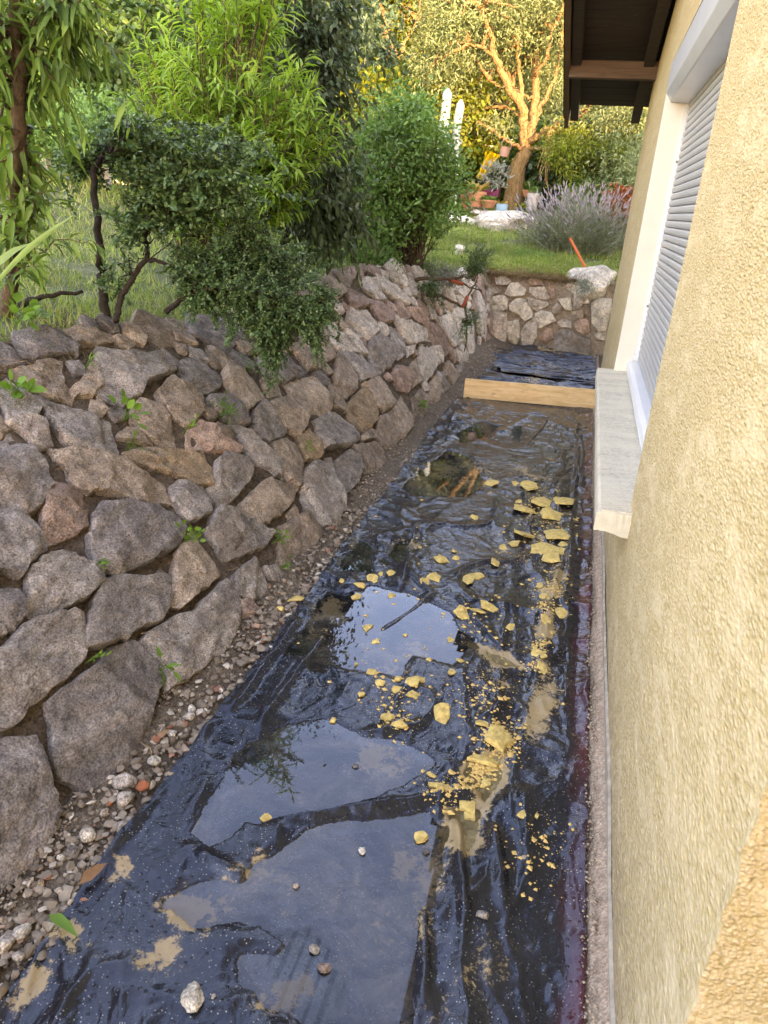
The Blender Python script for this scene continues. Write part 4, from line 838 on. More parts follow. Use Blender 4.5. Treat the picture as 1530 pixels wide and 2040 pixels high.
for k, (px, py, w, m_, nm, lab) in enumerate([(403,1205,80,5,'stone','round white stone alone in the gravel at lower left'), (655,975,60,BRICK,'brick_fragment','larger orange red brick fragment beside the grey stone in the gravel'), (500,1050,38,BRICK,'brick_fragment','smaller red brick fragment left of the larger one'),
   (570,965,110,0,'stone','broad flat grey stone touching the red brick fragments'), (570,1035,80,4,'stone','pale stone just below the broad grey stone in the gravel'), (658,750,52,5,'stone','white stone under the lower edge of the tall dark wall rock'), (703,865,66,5,'stone','knobbly white stone above the brick fragments'), (875,620,48,5,'stone','cream pebble beside the black film edge'),
   (870,655,50,4,'stone','rough grey pebble just below the cream one'), (30,1700,95,4,'stone','large pale grey stone at the left edge of the photo by the gravel'), (87,1755,52,4,'stone','smooth grey pebble below the large pale stone'), (105,1642,82,5,'stone','white stone group member beside the fallen green leaf'), (280,1305,46,5,'stone','small upright white block between gravel pebbles'),
   (270,1450,38,4,'stone','round grey pebble near the brown dry leaf'), (192,1422,48,3,'stone','light brown pebble in the middle of the gravel at lower left'), (560,1160,72,0,'stone','grey stone touching the film below the brick fragments'), (330,1278,66,6,'stone','dark grey stone beside the small white block'), (785,735,52,4,'stone','crumbly grey stone beside the dry orange leaf'), (480,1100,50,1,'stone','brown stone above the round white one')]):
    p = PZ(px / 2.2917, 1150 + py / 2.2917); kk = mpp(p) / 2.2917; s = w / 2 * kk
    tag(rockobj(nm, (p[0], p[1], .012 + s * .4), (s * 1.1, s * .9, s * .75), 500 + k, m_ if not isinstance(m_, int) else STONE[m_], None, I2, None, 6, .1), lab, 'brick' if nm == 'brick_fragment' else 'stone', None if nm == 'brick_fragment' else 'loose stones in the gravel strip')

# ------------------------------------------------------------------ yellow plaster chips
def chip(px, py, w, h, seed, lab, m=CHIP, nm='plaster_chip', cat='plaster chip', flat=.2, lift=0., grp='yellow plaster chips on the film'):
    p = PZ(px, py); k = mpp(p); rg = np.random.default_rng(seed); n = rg.integers(6, 9); a = np.sort((np.arange(n) + rg.random(n) * .8) * 2 * math.pi / n)
    fore = .55 + .02 * 0; rx = w / 2 * k * 1.1; ry = h / 2 * k * .95 / max(.35, abs(nrm(p - O)[2])); rr = .60 + .62 * rg.random(n)
    q = np.stack([rx * rr * np.cos(a), ry * rr * np.sin(a)], -1); th = max(.006, flat * min(rx, ry)); V, f4, f3 = rock(q, th, seed, amp=.0025, depth=.002, nr=3, nb=15, soft=0., rim=.9)
    V[:, 2] = np.maximum(V[:, 2], -.002); mb = MB(); mb.addv(V); mb.addf(f4); mb.addf(f3); z = float(film_z(p[0], p[1])) if -.95 < p[0] < .25 else .015
    o = link(nm, mb.mesh(nm, True, 32), m, None, (p[0], p[1], max(z, -.001) + .001 + lift)); o.rotation_euler = (rg.normal(0, .16), rg.normal(0, .16), 0)
    return tag(o, lab, cat, grp)
C3 = lambda x, y: (550 + x / 2.25, 850 + y / 2.25)
C4 = lambda x, y: (350 + x / 1.7386, 1350 + y / 1.7386)
CH3 = [(960,255,95,34,'flat yellow plaster flake farthest left of the far pair near the sill'), (1075,262,38,24,'small chip between two flat flakes at the far end of the debris'), (1130,280,84,44,'round topped flat flake right of the bubbly wet spot'), (890,415,46,28,None), (1110,388,110,44,'long pointed flake left of the far plaster heap'), (1190,360,105,64,'smooth curved slab at the centre of the far plaster heap'),
 (1280,350,95,60,'crumbly lump at the right of the far plaster heap'), (1225,410,110,44,'flat piece at the front of the far plaster heap'), (1110,495,120,84,'large square slab of plaster leaning on the middle heap'), (1250,505,115,60,'rough lump behind the layered plaster heap'), (1200,565,165,66,'widest layered slab in the middle plaster heap'), (1225,610,95,46,'lowest flake under the middle plaster heap'),
 (1015,545,44,36,None), (1062,535,46,40,None), (740,598,64,32,'flat chip with a dark rim left of the middle heap'), (800,562,32,20,None), (803,596,38,18,None), (645,550,20,14,None), (985,617,46,38,None), (705,682,70,44,'angular chip above the sky reflecting puddle'), (665,710,38,30,None), (515,670,42,30,None), (470,665,24,24,None), (428,690,62,34,None),
 (297,705,28,26,None), (375,722,54,20,None), (363,765,44,30,None), (520,757,32,26,None), (860,685,64,54,'clustered lump right of the angular chip above the puddle'), (905,672,54,34,None), (838,850,80,66,'biggest plaster lump beside the sky reflecting puddle'), (900,830,90,56,'plaster piece leaning on the biggest lump by the puddle'), (955,822,84,34,'thin ledge of plaster trailing right of the lump by the puddle'),
 (1050,905,44,40,None), (1265,848,66,60,'isolated rough lump near the red film edge'), (1205,890,50,44,None), (1235,940,24,20,None), (1170,1035,70,60,None), (1190,1092,54,52,'upright crumb of plaster below the trail along the right side'), (785,955,38,32,'dark rimmed chip at the right shore of the sky reflecting puddle'), (445,965,42,24,'flat chip in the middle left of the sky reflecting puddle'),
 (580,935,22,16,None), (410,900,40,46,None), (430,1110,66,28,'flat oval chip below the sky reflecting puddle'), (360,1067,18,16,None), (685,1055,26,18,None), (828,1057,40,28,None), (783,1112,40,40,None), (460,1157,48,34,None), (545,1190,54,40,None), (612,1162,74,52,'white yellow block in the cluster below the puddle'), (612,1210,56,44,None), (385,1207,32,44,None), (650,1143,44,26,None), (550,1145,34,26,None),
 (95,785,95,34,'yellow flake lying on the gravel beside the film edge'), (18,832,40,22,'little yellow flake on the gravel next to the wall foot'), (1085,350,30,20,None), (1285,550,40,24,None), (1200,770,40,24,None), (1180,720,34,24,None)]
CH4 = [(547,150,22,22,None), (735,145,54,30,None), (775,180,60,26,None), (920,130,76,66,'rough yellow lump among the wrinkles right of centre'), (1060,165,56,30,None), (1120,225,115,76,'broad crumbly heap above the muddy yellow puddle'), (1065,290,100,50,'crumbly mass at the top of the muddy puddle'), (1075,365,44,30,None), (1015,450,60,60,'chunky plaster lump below the muddy puddle'), (1020,480,40,40,None),
 (1195,500,38,34,'lone chip in a wet ring on the lower right film'), (312,484,40,40,'two lobed chip at the left end of the long film fold'), (853,555,50,44,'pale chip at the right edge of the large lower puddle'), (1247,497,16,16,None), (885,345,36,14,None), (930,390,120,22,None)]
ml = 'small yellow plaster chip scattered on the black film'
for i, (x, y, w, h, lab) in enumerate(CH3): px, py = C3(x, y); chip(px, py, w / 2.25, h / 2.25, 600 + i, lab or ml, lift=.012 if lab and 'heap' in lab and i % 2 else 0.)
for i, (x, y, w, h, lab) in enumerate(CH4): px, py = C4(x, y); chip(px, py, w / 1.7386, h / 1.7386, 700 + i, lab or ml, flat=.4)
for i, (x, y, w, h, m_, lab) in enumerate([(480,945,44,36,4,'grey speckled stone sitting in the large lower puddle'), (515,1010,52,34,2,'flat pinkish stone under the water near the bottom'), (60,1135,84,100,5,'big rough pale stone on the film at the bottom left'), (868,606,26,22,0,'small grey stone below the pale chip at the puddle edge'),
        (645,605,30,30,5,'small white flake in the middle of the large lower puddle'), (418,725,24,20,1,'small brown pebble in the left of the large lower puddle'), (622,308,24,18,6,'dark round pebble in the upper leaf reflecting puddle'), (1060,840,46,28,0,'half sunken stone among the folds at lower right'), (1205,640,24,18,1,'brown pebble on the dusty right part of the film'), (132,1118,16,20,4,'tiny pale pebble beside the big rough stone')]):
    px, py = C4(x, y); p = PZ(px, py); k = mpp(p) / 1.7386; s = w / 2 * k; z = max(float(film_z(p[0], p[1])), 0)
    tag(rockobj('stone', (p[0], p[1], z + s * .35), (s, h / 2 * k * 1.1, s * .6), 820 + i, STONE[m_], None, I3 if w > 60 else I2, (0, 0, 0), 4, .2), lab, 'stone', 'stones lying on the film')
mb = MB(); Pc = []
for (x, y, r, n) in [(1090,1030,75,110),(1080,1095,80,130),(1130,650,45,50),(1095,1180,35,260),(1085,1060,60,260),(1085,1220,26,180),(1075,1290,22,160),(1060,1330,20,90),(1070,1000,50,160),(1000,1480,45,420),(965,1530,40,350),(965,1400,90,130),(800,1380,70,150),(955,1240,60,100),(880,1580,45,160),(920,1570,30,120),(790,1440,40,120),(850,1180,200,120),(960,1380,50,140),(900,1350,250,120),(1080,1700,90,120)]:
    if y < 800: continue
    for _ in range(n):
        px, py = x + rng.normal() * r * .5, y + rng.normal() * r * .42; p = PZ(px, py)
        if -.94 < p[0] < .25: Pc.append((p[0], p[1], max(float(film_z(p[0], p[1])), 0) + .001))
Pc = np.array(Pc); pebbles(mb, Pc, .0015 + .0085 * rng.random(len(Pc)) ** 3.5, I0, .5)
tag(mb.build('plaster_crumbs', CRUMB), 'tiny yellow plaster crumbs strewn over the wet black film', 'plaster crumbs', kind='stuff')
for i, (px, py, lab) in enumerate([(1172, 1432, 'yellow white chip wedged between film edge and house wall'), (1168, 1545, 'tiny yellow chip on the pink footing by the film edge'), (1172, 1572, 'tan chip of rubble beside the grey plinth strip'), (1176, 998, 'pinkish stone lying beside the film below the window sill')]):
    p = PX(px, py, .268); k = mpp(p); tag(rockobj('plaster_chip', (p[0], p[1], p[2] + .008), (.010, .013, .009), 860 + i, CHIP if i < 2 else STONE[3], None, I2), lab, 'plaster chip')
mb = MB(); p = PZ(100, 1840); leaves(mb, [p + [0, 0, .03]], [(1, -.25, .1)], [(0, 0, 1)], .10, .026, 'lance'); tag(mb.build('fallen_leaf', LF['weed'], smooth=True), 'fresh green leaf lying on the gravel at the film edge', 'leaf')
mb = MB(); p = PZ(160, 1780); leaves(mb, [p + [0, 0, .03]], [(.3, .8, .1)], [(.3, 0, 1)], .08, .03, 'lance'); tag(mb.build('fallen_leaf', simple('dry_leaf', (.25, .12, .06), .9, .3, 30), smooth=True), 'brown dry leaf on the gravel at lower left', 'leaf')
mb = MB(); p = PZ(312, 1490); leaves(mb, [p + [0, 0, .03]], [(.2, .8, .1)], [(.3, 0, 1)], .06, .02, 'lance'); tag(mb.build('fallen_leaf', simple('dry_leaf_orange', (.34, .18, .10), .9, .3, 30), smooth=True), 'thin orange brown dry leaf between grey gravel stones', 'leaf')
#VEG
# ------------------------------------------------------------------ vegetation
def plant(name, label, cat, parts, group=None):
    """parts: list of (part name, MB, material)"""
    t = thing(name, label, cat, group)
    for n_, mb_, m_ in parts:
        if mb_.n: mb_.build(n_, m_, t, smooth=True)
    return t
def tree(name, label, cat, trunk, limbs, blobs, n, L, Wd, leafm, barkm, kind='simple', cr=.25, per=40, droop=.2, group=None, corek=.62, shell=.45, r=.12, nb=24):
    wd, lf, tr = MB(), MB(), MB()
    T = smooth_path(trunk, 5, .01); tube(tr, T, np.linspace(r, r * .45, len(T)), 10)
    for P, ra in limbs: Q = smooth_path(P, 5, .012); tube(wd, Q, np.linspace(ra, ra * .3, len(Q)), 7)
    if corek: core(lf, blobs, corek)
    C = crown(lf, blobs, n, L, Wd, kind, per, cr, droop, shell)
    ends = [T[-1]] + [np.asarray(P[-1], float) for P, _ in limbs] + [np.asarray(P[len(P) // 2], float) for P, _ in limbs]; ends = np.array(ends)
    for c in C[rng.choice(len(C), min(nb, len(C)), replace=False)]:
        e = ends[np.argmin(((ends - c) ** 2).sum(1))]; Q = smooth_path([e, (e + c) / 2 + rng.normal(0, .08, 3) + [0, 0, .1], c], 4, .01); tube(wd, Q, np.linspace(r * .18, r * .04, len(Q)), 5, False)
    return plant(name, label, cat, [('trunk', tr, barkm), ('limbs', wd, barkm), ('crown', lf, leafm)], group)

# lawn grass: blades on the ground in view
def grass(mb, x0, x1, y0, y1, n, L, Wd, f=None):
    x = x0 + (x1 - x0) * rng.random(n); y = y0 + (y1 - y0) * rng.random(n)
    cx = crest(np.minimum(y, 9.3))[0]; keep = ((x < cx - .02) | (y > 9.42)) & (vn(x, y, 2.5, 201) > -.65 + .3 * rng.random(n))
    if f is not None: keep &= f(x, y)
    x, y = x[keep], y[keep]; P = np.stack([x, y, terrain(x, y) - .01], -1); D = rng.normal(size=P.shape) * .5 + [0, 0, 1]
    leaves(mb, P, D, rdir(len(P)), L * (.5 + rng.random(len(P))), Wd, 'blade')
mb = MB(); grass(mb, -4.2, -1.4, 2.2, 9.3, 42000, .065, .006); grass(mb, -9, -4.2, 2.5, 12, 26000, .09, .012); grass(mb, -4.5, .9, 9.4, 14, 60000, .085, .008); grass(mb, -2.4, .3, 9.4, 10.3, 9000, .10, .008)
grass(mb, -14, -3, 9, 20, 25000, .12, .02)
grass(mb, -1.7, .4, 9.3, 9.6, 9000, .07, .007); n = 26000; x = -3.5 + 4 * rng.random(n); y = 9.35 + 3.5 * rng.random(n); k_ = vn(x, y, 1.8, 211) > .0; P = np.stack([x, y, terrain(x, y) + .02 + .05 * rng.random(n)], -1)[k_]; leaves(mb, P, rng.normal(size=P.shape) * [1, 1, .5] + [0, 0, .2], np.array([0, 0, 1.]) + rdir(len(P)) * .5, .03 + .02 * rng.random(len(P)), .016, 'simple')
tag(mb.build('grass', LF['grass']), 'patchy green lawn grass above the stone wall', 'grass', kind='stuff')
mb = MB(); n = 5200; y = rng.random(n) * 8.2 + 1.2; cx, cz = crest(y); u = rng.normal(size=n) * .10; P = np.stack([cx - .04 + u, y, cz + .005 + np.where(u > 0, -u * .5, 0) + .02 * rng.random(n)], -1)
D = rng.normal(size=P.shape) * [1, 1, .25] + [.3, 0, -.05]; leaves(mb, P, D, np.array([0, 0, 1.]) + rdir(n) * .4, .05 + .13 * rng.random(n), .0035, 'blade')
n = 6500; x = -1.4 + 1.5 * rng.random(n); y = 9.27 + rng.random(n) ** 1.5 * .35; P = np.stack([x, y, terrain(x, y) + .005], -1); P[:, 2] += .015 * rng.random(n); D = rng.normal(size=P.shape) * [1, 1, .5] + [0, -.6, .05]; leaves(mb, P, D, rdir(n), .05 + .08 * rng.random(n), .006, 'blade')
tag(mb.build('dry_straw', LF['straw']), 'dead grass and roots hanging over the top of the stone walls', 'dry grass', kind='stuff')

# --- 1 near tree with long hanging leaves, far left
tr, wd, lf = MB(), MB(), MB()
b0 = PY(8, 668, 2.75); T1 = smooth_path([b0, PY(22, 560, 2.7), PY(30, 380, 2.66), PY(38, 200, 2.6), PY(30, 0, 2.55), PY(20, -260, 2.5)], 6, .004); tube(tr, T1, np.linspace(.034, .018, len(T1)), 8)
T2 = smooth_path([PY(-12, 660, 2.8), PY(-14, 500, 2.85), PY(0, 300, 2.9), PY(8, 120, 2.95)], 6, .004); tube(tr, T2, np.linspace(.02, .01, len(T2)), 7)
bl = [blob(20, 20, 2.6, 95, 110), blob(90, 60, 2.6, 80, 60), blob(30, 200, 2.6, 60, 110), blob(25, 420, 2.6, 55, 90), blob(10, 300, 2.7, 50, 100), blob(-30, 100, 2.5, 90, 160), blob(60, 480, 2.5, 50, 50)]
stems(wd, lf, T1[4::3], bl, 34, .115, .024, 'lance', .030, .3, .25, .5, .006, 2, .16, .6, .8)
stems(wd, lf, [PY(40, 90, 2.6)], [blob(230, 55, 2.7, 70, 50), blob(150, 20, 2.6, 60, 40), blob(120, 200, 2.6, 20, 60)], 13, .115, .023, 'lance', .028, .35, .35, .7, .005, 2, .14, .8, .8)
stems(wd, lf, [PY(20, 560, 2.65)], [blob(215, 480, 2.7, 30, 14), blob(90, 380, 2.6, 50, 30), blob(60, 560, 2.6, 30, 30)], 9, .10, .022, 'lance', .03, .5, .2, .3, .004, 1, .08, .9, .8)
plant('almond_tree', 'young tree with long hanging leaves at the left edge of the photo', 'tree', [('trunk', tr, BARK), ('twigs', wd, BARK), ('leaves', lf, LF['almond'])])
# reed-like blade leaf
mb = MB(); q0, q1 = PY(-40, 600, 1.9), PY(146, 428, 2.05); Q = smooth_path([q0, (q0 + q1) / 2 + [0, 0, .02], q1], 8); w = np.array([.004, .016, .02, .016, .001]); w = np.interp(np.linspace(0, 1, len(Q)), np.linspace(0, 1, 5), w); up = np.array([.3, -.4, .8])
b = mb.addv(np.concatenate([Q - up * w[:, None] * .7, Q + [.004, -.006, -.004], Q + up * w[:, None] * .7])); n = len(Q)
for o_ in (0, n): mb.addf([(b + o_ + i, b + o_ + i + 1, b + o_ + n + i + 1, b + o_ + n + i) for i in range(n - 1)])
q0, q1 = PY(-30, 560, 1.95), PY(60, 470, 2.1); leaves(mb, [q0], [q1 - q0], [up], np.linalg.norm(q1 - q0), .03, 'lance')
tag(mb.build('reed_leaf', leaf_mat('leaf_reed', [(.20, .32, .12), (.25, .38, .16)], .4), smooth=True), 'broad pale green reed leaf slanting in at the left edge', 'plant')

# --- 2 cotoneaster hanging over the wall
tr, wd, lf = MB(), MB(), MB()
s1 = smooth_path([PY(212, 632, 3.05), PY(203, 560, 3.1), PY(198, 480, 3.1), PY(188, 345, 3.15), PY(230, 300, 3.2)], 6, .004); tube(tr, s1, np.linspace(.024, .012, len(s1)), 8)
s2 = smooth_path([PY(232, 640, 2.95), PY(238, 600, 3.0), PY(270, 545, 3.05), PY(293, 512, 3.1), PY(290, 470, 3.1), PY(310, 400, 3.2)], 6, .004); tube(tr, s2, np.linspace(.016, .008, len(s2)), 7)
s3 = smooth_path([PY(293, 516, 3.1), PY(340, 528, 3.15), PY(390, 540, 3.25), PY(480, 520, 3.4)], 6, .004); tube(tr, s3, np.linspace(.011, .005, len(s3)), 6)
s4 = smooth_path([PY(30, 612, 2.9), PY(80, 592, 2.9), PY(165, 580, 3.0)], 6, .004); tube(tr, s4, np.linspace(.018, .008, len(s4)), 6)
s5 = smooth_path([PY(330, 622, 3.0), PY(372, 590, 3.1), PY(420, 575, 3.1), PY(560, 610, 3.3)], 6, .004); tube(tr, s5, np.linspace(.014, .006, len(s5)), 6)
bc = [blob(330, 315, 3.3, 120, 45), blob(430, 370, 3.3, 110, 60), blob(250, 260, 3.4, 70, 30), blob(180, 330, 3.2, 50, 25), blob(340, 420, 3.2, 90, 35), blob(480, 300, 3.5, 70, 40)]
stems(wd, lf, np.vstack([s1[-8:], s2[-6:]]), bc, 120, .024, .018, 'round', .014, .15, .1, .05, .004, 5, .13, .35, .9, per=2)
bc2 = [blob(560, 560, 3.6, 90, 50), blob(400, 520, 3.2, 90, 40), blob(450, 560, 3.2, 130, 45), blob(545, 640, 3.25, 80, 45), blob(400, 600, 3.15, 60, 20), blob(500, 480, 3.4, 90, 45)]
stems(wd, lf, np.vstack([s3[-8:], s5[-10:]]), bc2, 170, .019, .013, 'round', .012, .15, .1, .15, .004, 5, .12, .3, .9, per=2)
bc3 = [blob(535, 720, 3.1, 18, 70), blob(640, 680, 3.35, 22, 60), blob(600, 640, 3.3, 60, 40)]
stems(wd, lf, [PY(520, 610, 3.2), PY(600, 620, 3.3)], bc3 + [blob(470, 650, 3.1, 70, 30), blob(650, 620, 3.5, 40, 50)], 120, .016, .011, 'round', .009, .1, .3, .25, .003, 4, .08, .3, .9, per=2)
bc4 = [blob(250, 440, 3.0, 60, 60), blob(210, 560, 3.0, 40, 30), blob(280, 380, 3.1, 40, 40), blob(470, 440, 3.4, 80, 50)]
stems(wd, lf, np.vstack([s1[6::4], s2[6::4]]), bc4, 30, .022, .016, 'round', .016, .2, .1, .0, .003, 3, .10, .3, .9, per=2)
stems(wd, lf, np.vstack([s1[-5:], s2[-4:]]), [(c_, r_ * 1.35) for c_, r_ in bc], 34, .024, .017, 'round', .013, .3, .35, .25, .004, 2, .18, .95, .9, per=2)
plant('cotoneaster_bush', 'dark small leaved bush with bare stems spilling over the stone wall at upper left', 'bush', [('trunk', tr, BARKD), ('twigs', wd, BARKD), ('leaves', lf, LF['coto'])])
# --- 3 bright willow leaved bush
wd, lf, tr = MB(), MB(), MB()
bs = [PY(410 + d, 560, 4.6) for d in (-30, 0, 30, 60)]
for q in bs: q[2] = float(terrain(q[0], q[1]))
bw_ = [blob(430, 200, 4.6, 150, 95), blob(330, 130, 4.8, 110, 60), blob(520, 260, 4.5, 130, 90), blob(590, 200, 4.5, 90, 70), blob(440, 60, 4.8, 90, 50), blob(400, 300, 4.4, 140, 60), blob(560, 320, 4.3, 80, 45), blob(300, 60, 4.9, 40, 60), blob(630, 250, 4.5, 70, 60)]
stems(wd, lf, bs, bw_, 215, .098, .020, 'lance', .026, .42, .3, .12, .008, 3, .26, .55, .75, lv=.3)
stems(wd, lf, bs, [blob(480, -90, 4.6, 90, 60), blob(560, -130, 4.5, 60, 60)], 26, .115, .023, 'lance', .028, .78, .2, .2, .008, 4, .35, .8, .75)
plant('willow_leaved_bush', 'big bright green bush with narrow willow like leaves behind the dark spilling bush', 'bush', [('twigs', wd, BARK), ('leaves', lf, LF['willow'])])
# --- 4 dark drooping small tree
tr, wd, lf = MB(), MB(), MB()
for k in ((598, 575, 640, 330), (560, 580, 600, 300)):
    q = smooth_path([PY(k[0] - 10, k[1] - 5, 5.1), PY(k[0], 500, 5.2), PY(k[2] - 10, 420, 5.3), PY(k[2], k[3], 5.3)], 5, .01); tube(tr, q, np.linspace(.035, .015, len(q)), 7)
bd_ = [blob(630, 180, 5.5, 72, 110), blob(640, 330, 5.3, 72, 110), blob(610, 430, 5.2, 60, 70), blob(655, 70, 5.7, 55, 80), blob(560, 60, 5.9, 90, 60), blob(690, 400, 5.4, 50, 60), blob(640, 480, 5.2, 40, 40), blob(660, -50, 5.8, 60, 80), blob(600, -120, 5.6, 60, 70)]
core(lf, bd_, .35); stems(wd, lf, [q[-1], q[-5]], bd_, 90, .06, .03, 'round', .03, .3, .2, .9, .006, 4, .28, .4, .6, per=1)
crown(lf, bd_, 5200, .05, .026, 'round', 22, .12, .9, .5)
plant('dark_leaved_tree', 'small tree with dark drooping leaves between the willow leaved bush and the round green bush', 'tree', [('trunk', tr, BARKD), ('twigs', wd, BARKD), ('leaves', lf, LF['purple'])])
# --- 5 round green bush
wd, lf = MB(), MB(); q = PY(800, 520, 7.4); q[2] = float(terrain(q[0], q[1])); bs = [q + [d, .1 * d, 0] for d in (-.15, -.05, .05, .15)]
b5 = [blob(800, 300, 7.4, 95, 80), blob(860, 390, 7.4, 55, 70), blob(740, 390, 7.3, 70, 80), blob(790, 240, 7.6, 70, 50), blob(735, 470, 7.1, 60, 45), blob(880, 350, 7.5, 40, 50)]
stems(wd, lf, bs, b5, 90, .05, .026, 'round', .04, .4, .15, .1, .009, 3, .22, .5, .8)
core(lf, [(c, r * .6) for c, r in b5[:4]], .6); crown(lf, b5, 16000, .045, .025, 'round', 22, .09, .15, .55)
stems(wd, lf, bs, [(c_, r_ * 1.3) for c_, r_ in b5], 40, .05, .026, 'round', .035, .5, .15, .15, .006, 2, .25, .95, .8)
plant('round_green_bush', 'rounded mid green bush with many thin stems in front of the white cactus', 'bush', [('twigs', wd, BARK), ('leaves', lf, LF['bush'])])
wd, lf = MB(), MB(); b6 = [blob(680, 500, 6.6, 50, 30), blob(600, 520, 6.2, 60, 30), blob(740, 520, 6.9, 50, 22)]; crown(lf, b6, 5000, .035, .016, 'simple', 25, .08, -.2, .3)
plant('low_green_plant', 'low feathery green plant at the foot of the dark leaved tree', 'plant', [('leaves', lf, LF['bush'])])
# --- hedges and background
def hedge(name, label, blobs, n, L, Wd, m, kind='round', cr=.16, per=30, corek=.75, droop=.2, shell=.7, cat='hedge', group=None):
    lf = MB(); core(lf, blobs, corek); crown(lf, blobs, n, L, Wd, kind, per, cr, droop, shell); t = plant(name, label, cat, [('leaves', lf, m)], group); return t
hedge('ivy_hedge', 'tall dense dark green hedge rising behind the left bushes', [blob(150, 130, 9, 130, 130, 1.0), blob(260, 140, 9, 120, 100, 1.0), blob(60, 120, 9, 120, 160, 1.0), blob(360, 110, 9.6, 120, 75, 1.0), blob(200, 70, 9.4, 100, 60, .9), blob(450, 120, 10, 90, 60, 1.)], 36000, .085, .06, LF['ivy'], cr=.22)
hedge('leafy_shrub', 'soft green shrub in the lawn behind the left tree and the dark spilling bush', [blob(120, 250, 6.6, 60, 30, .4), blob(300, 280, 6.8, 90, 40, .4), blob(40, 240, 6.8, 60, 40, .4)], 9000, .055, .022, LF['bush'], 'lance', cr=.13, corek=.3, cat='bush')
hedge('low_bush', 'small grey green bush in front of the tall dark hedge', [blob(160, 225, 7.6, 70, 25), blob(240, 235, 7.4, 50, 20)], 5000, .05, .025, LF['bush'], cr=.1, cat='bush')
hedge('climber_hedge', 'yellow green sunlit hedge behind the white cactus', [blob(800, 235, 14.6, 75, 45, .8), blob(740, 225, 15, 60, 50, .8), blob(865, 240, 14.8, 50, 40, .8), blob(930, 230, 14.8, 60, 60, .8), blob(900, 290, 14.6, 60, 40, .8)], 22000, .09, .06, LF['yellow'], cr=.22)
hedge('leafy_bush', 'fresh green bush behind the olive trunk', [blob(1000, 330, 16.2, 60, 55, .8), blob(1080, 330, 16.2, 60, 60, .8), blob(1110, 370, 15.8, 50, 40, .7), blob(960, 360, 16.4, 50, 35, .6)], 11000, .10, .06, LF['hedge'], cr=.2, cat='bush')
hedge('laurel_bush', 'dark glossy bush right of the olive trunk', [blob(1145, 330, 14.9, 45, 60, .7), blob(1125, 365, 14.4, 40, 35, .6), blob(1180, 350, 15, 40, 55, .6)], 5000, .14, .075, LF['forest'], cr=.2, cat='bush')
hedge('small_green_bush', 'low bright bush between the lavender and the dark glossy bush', [blob(1165, 385, 13.4, 30, 25, .4), blob(1210, 380, 13.6, 30, 25, .4)], 3500, .07, .04, LF['bush'], cr=.12, cat='bush')
def silver(name, label, blobs, n, m, cat='tree', L=.085, Wd=.022, cr=.2, corek=.5): return hedge(name, label, blobs, n, L, Wd, m, 'simple', cr, 35, corek, .1, .35, cat)
silver('olive_bush', 'bushy silvery olive shrub close to the house corner lit yellow at the top', [blob(1225, 240, 13.6, 85, 70, .9), blob(1255, 330, 13.2, 60, 80, .8), blob(1180, 300, 14, 60, 50, .8), blob(1275, 240, 13.6, 60, 50, .8), blob(1250, 400, 12.8, 40, 50, .6)], 21000, LF['olive'], 'bush')
silver('yellow_flowering_shrub', 'loose shrub with orange yellow foliage hanging under the eaves', [blob(1130, 300, 13, 40, 45, .4), blob(1215, 300, 12.9, 40, 25, .4)], 3200, LF['yellow'], 'bush', .07, .02, .12, 0)
hedge('red_leaved_shrub', 'red and bronze leaved shrub beside the lavender at the house corner', [blob(1245, 430, 11.6, 22, 35, .3), blob(1235, 400, 11.8, 22, 20, .3), blob(1262, 460, 11.2, 18, 30, .3)], 1500, .06, .04, LF['red'], cr=.08, cat='shrub', corek=.4)
# tall trees
tk = smooth_path([PY(822, 330, 19), PY(806, 240, 19), PY(800, 170, 19), PY(772, 80, 19), PY(752, 0, 19), PY(730, -120, 19)], 4)
t_ = tree('robinia_tree', 'tall feathery yellow green tree with an orange lit leaning trunk', 'tree', tk, [([PY(808, 210, 19), PY(830, 170, 19), PY(866, 145, 19)], .06), ([PY(790, 130, 19), PY(760, 110, 19), PY(735, 60, 19)], .06), ([PY(802, 190, 19), PY(795, 120, 19.2), PY(830, 40, 19.4)], .07)],
   [blob(820, 40, 20.2, 50, 60, .9), blob(735, 100, 20, 30, 50, .6), blob(760, -60, 20.6, 110, 70, 1.), blob(855, 60, 20.4, 45, 60, .8), blob(735, 20, 20, 35, 50, .7), blob(845, 165, 18.9, 26, 14, .3), blob(740, 170, 19.8, 25, 35, .4)], 17000, .14, .035, LF['yellow'], BARKO, cr=.30, corek=0, r=.19, nb=60)
hedge('ivy_on_trunk', 'yellow green climber wrapped round the leaning orange trunk', [blob(808, 190, 18.8, 13, 30, .25), blob(818, 160, 18.8, 20, 12, .2), blob(842, 175, 18.8, 22, 10, .2), blob(800, 150, 18.8, 10, 20, .2), blob(822, 240, 18.8, 16, 35, .3)], 4200, .10, .08, LF['yellow'], cr=.12, cat='climber', corek=.3)
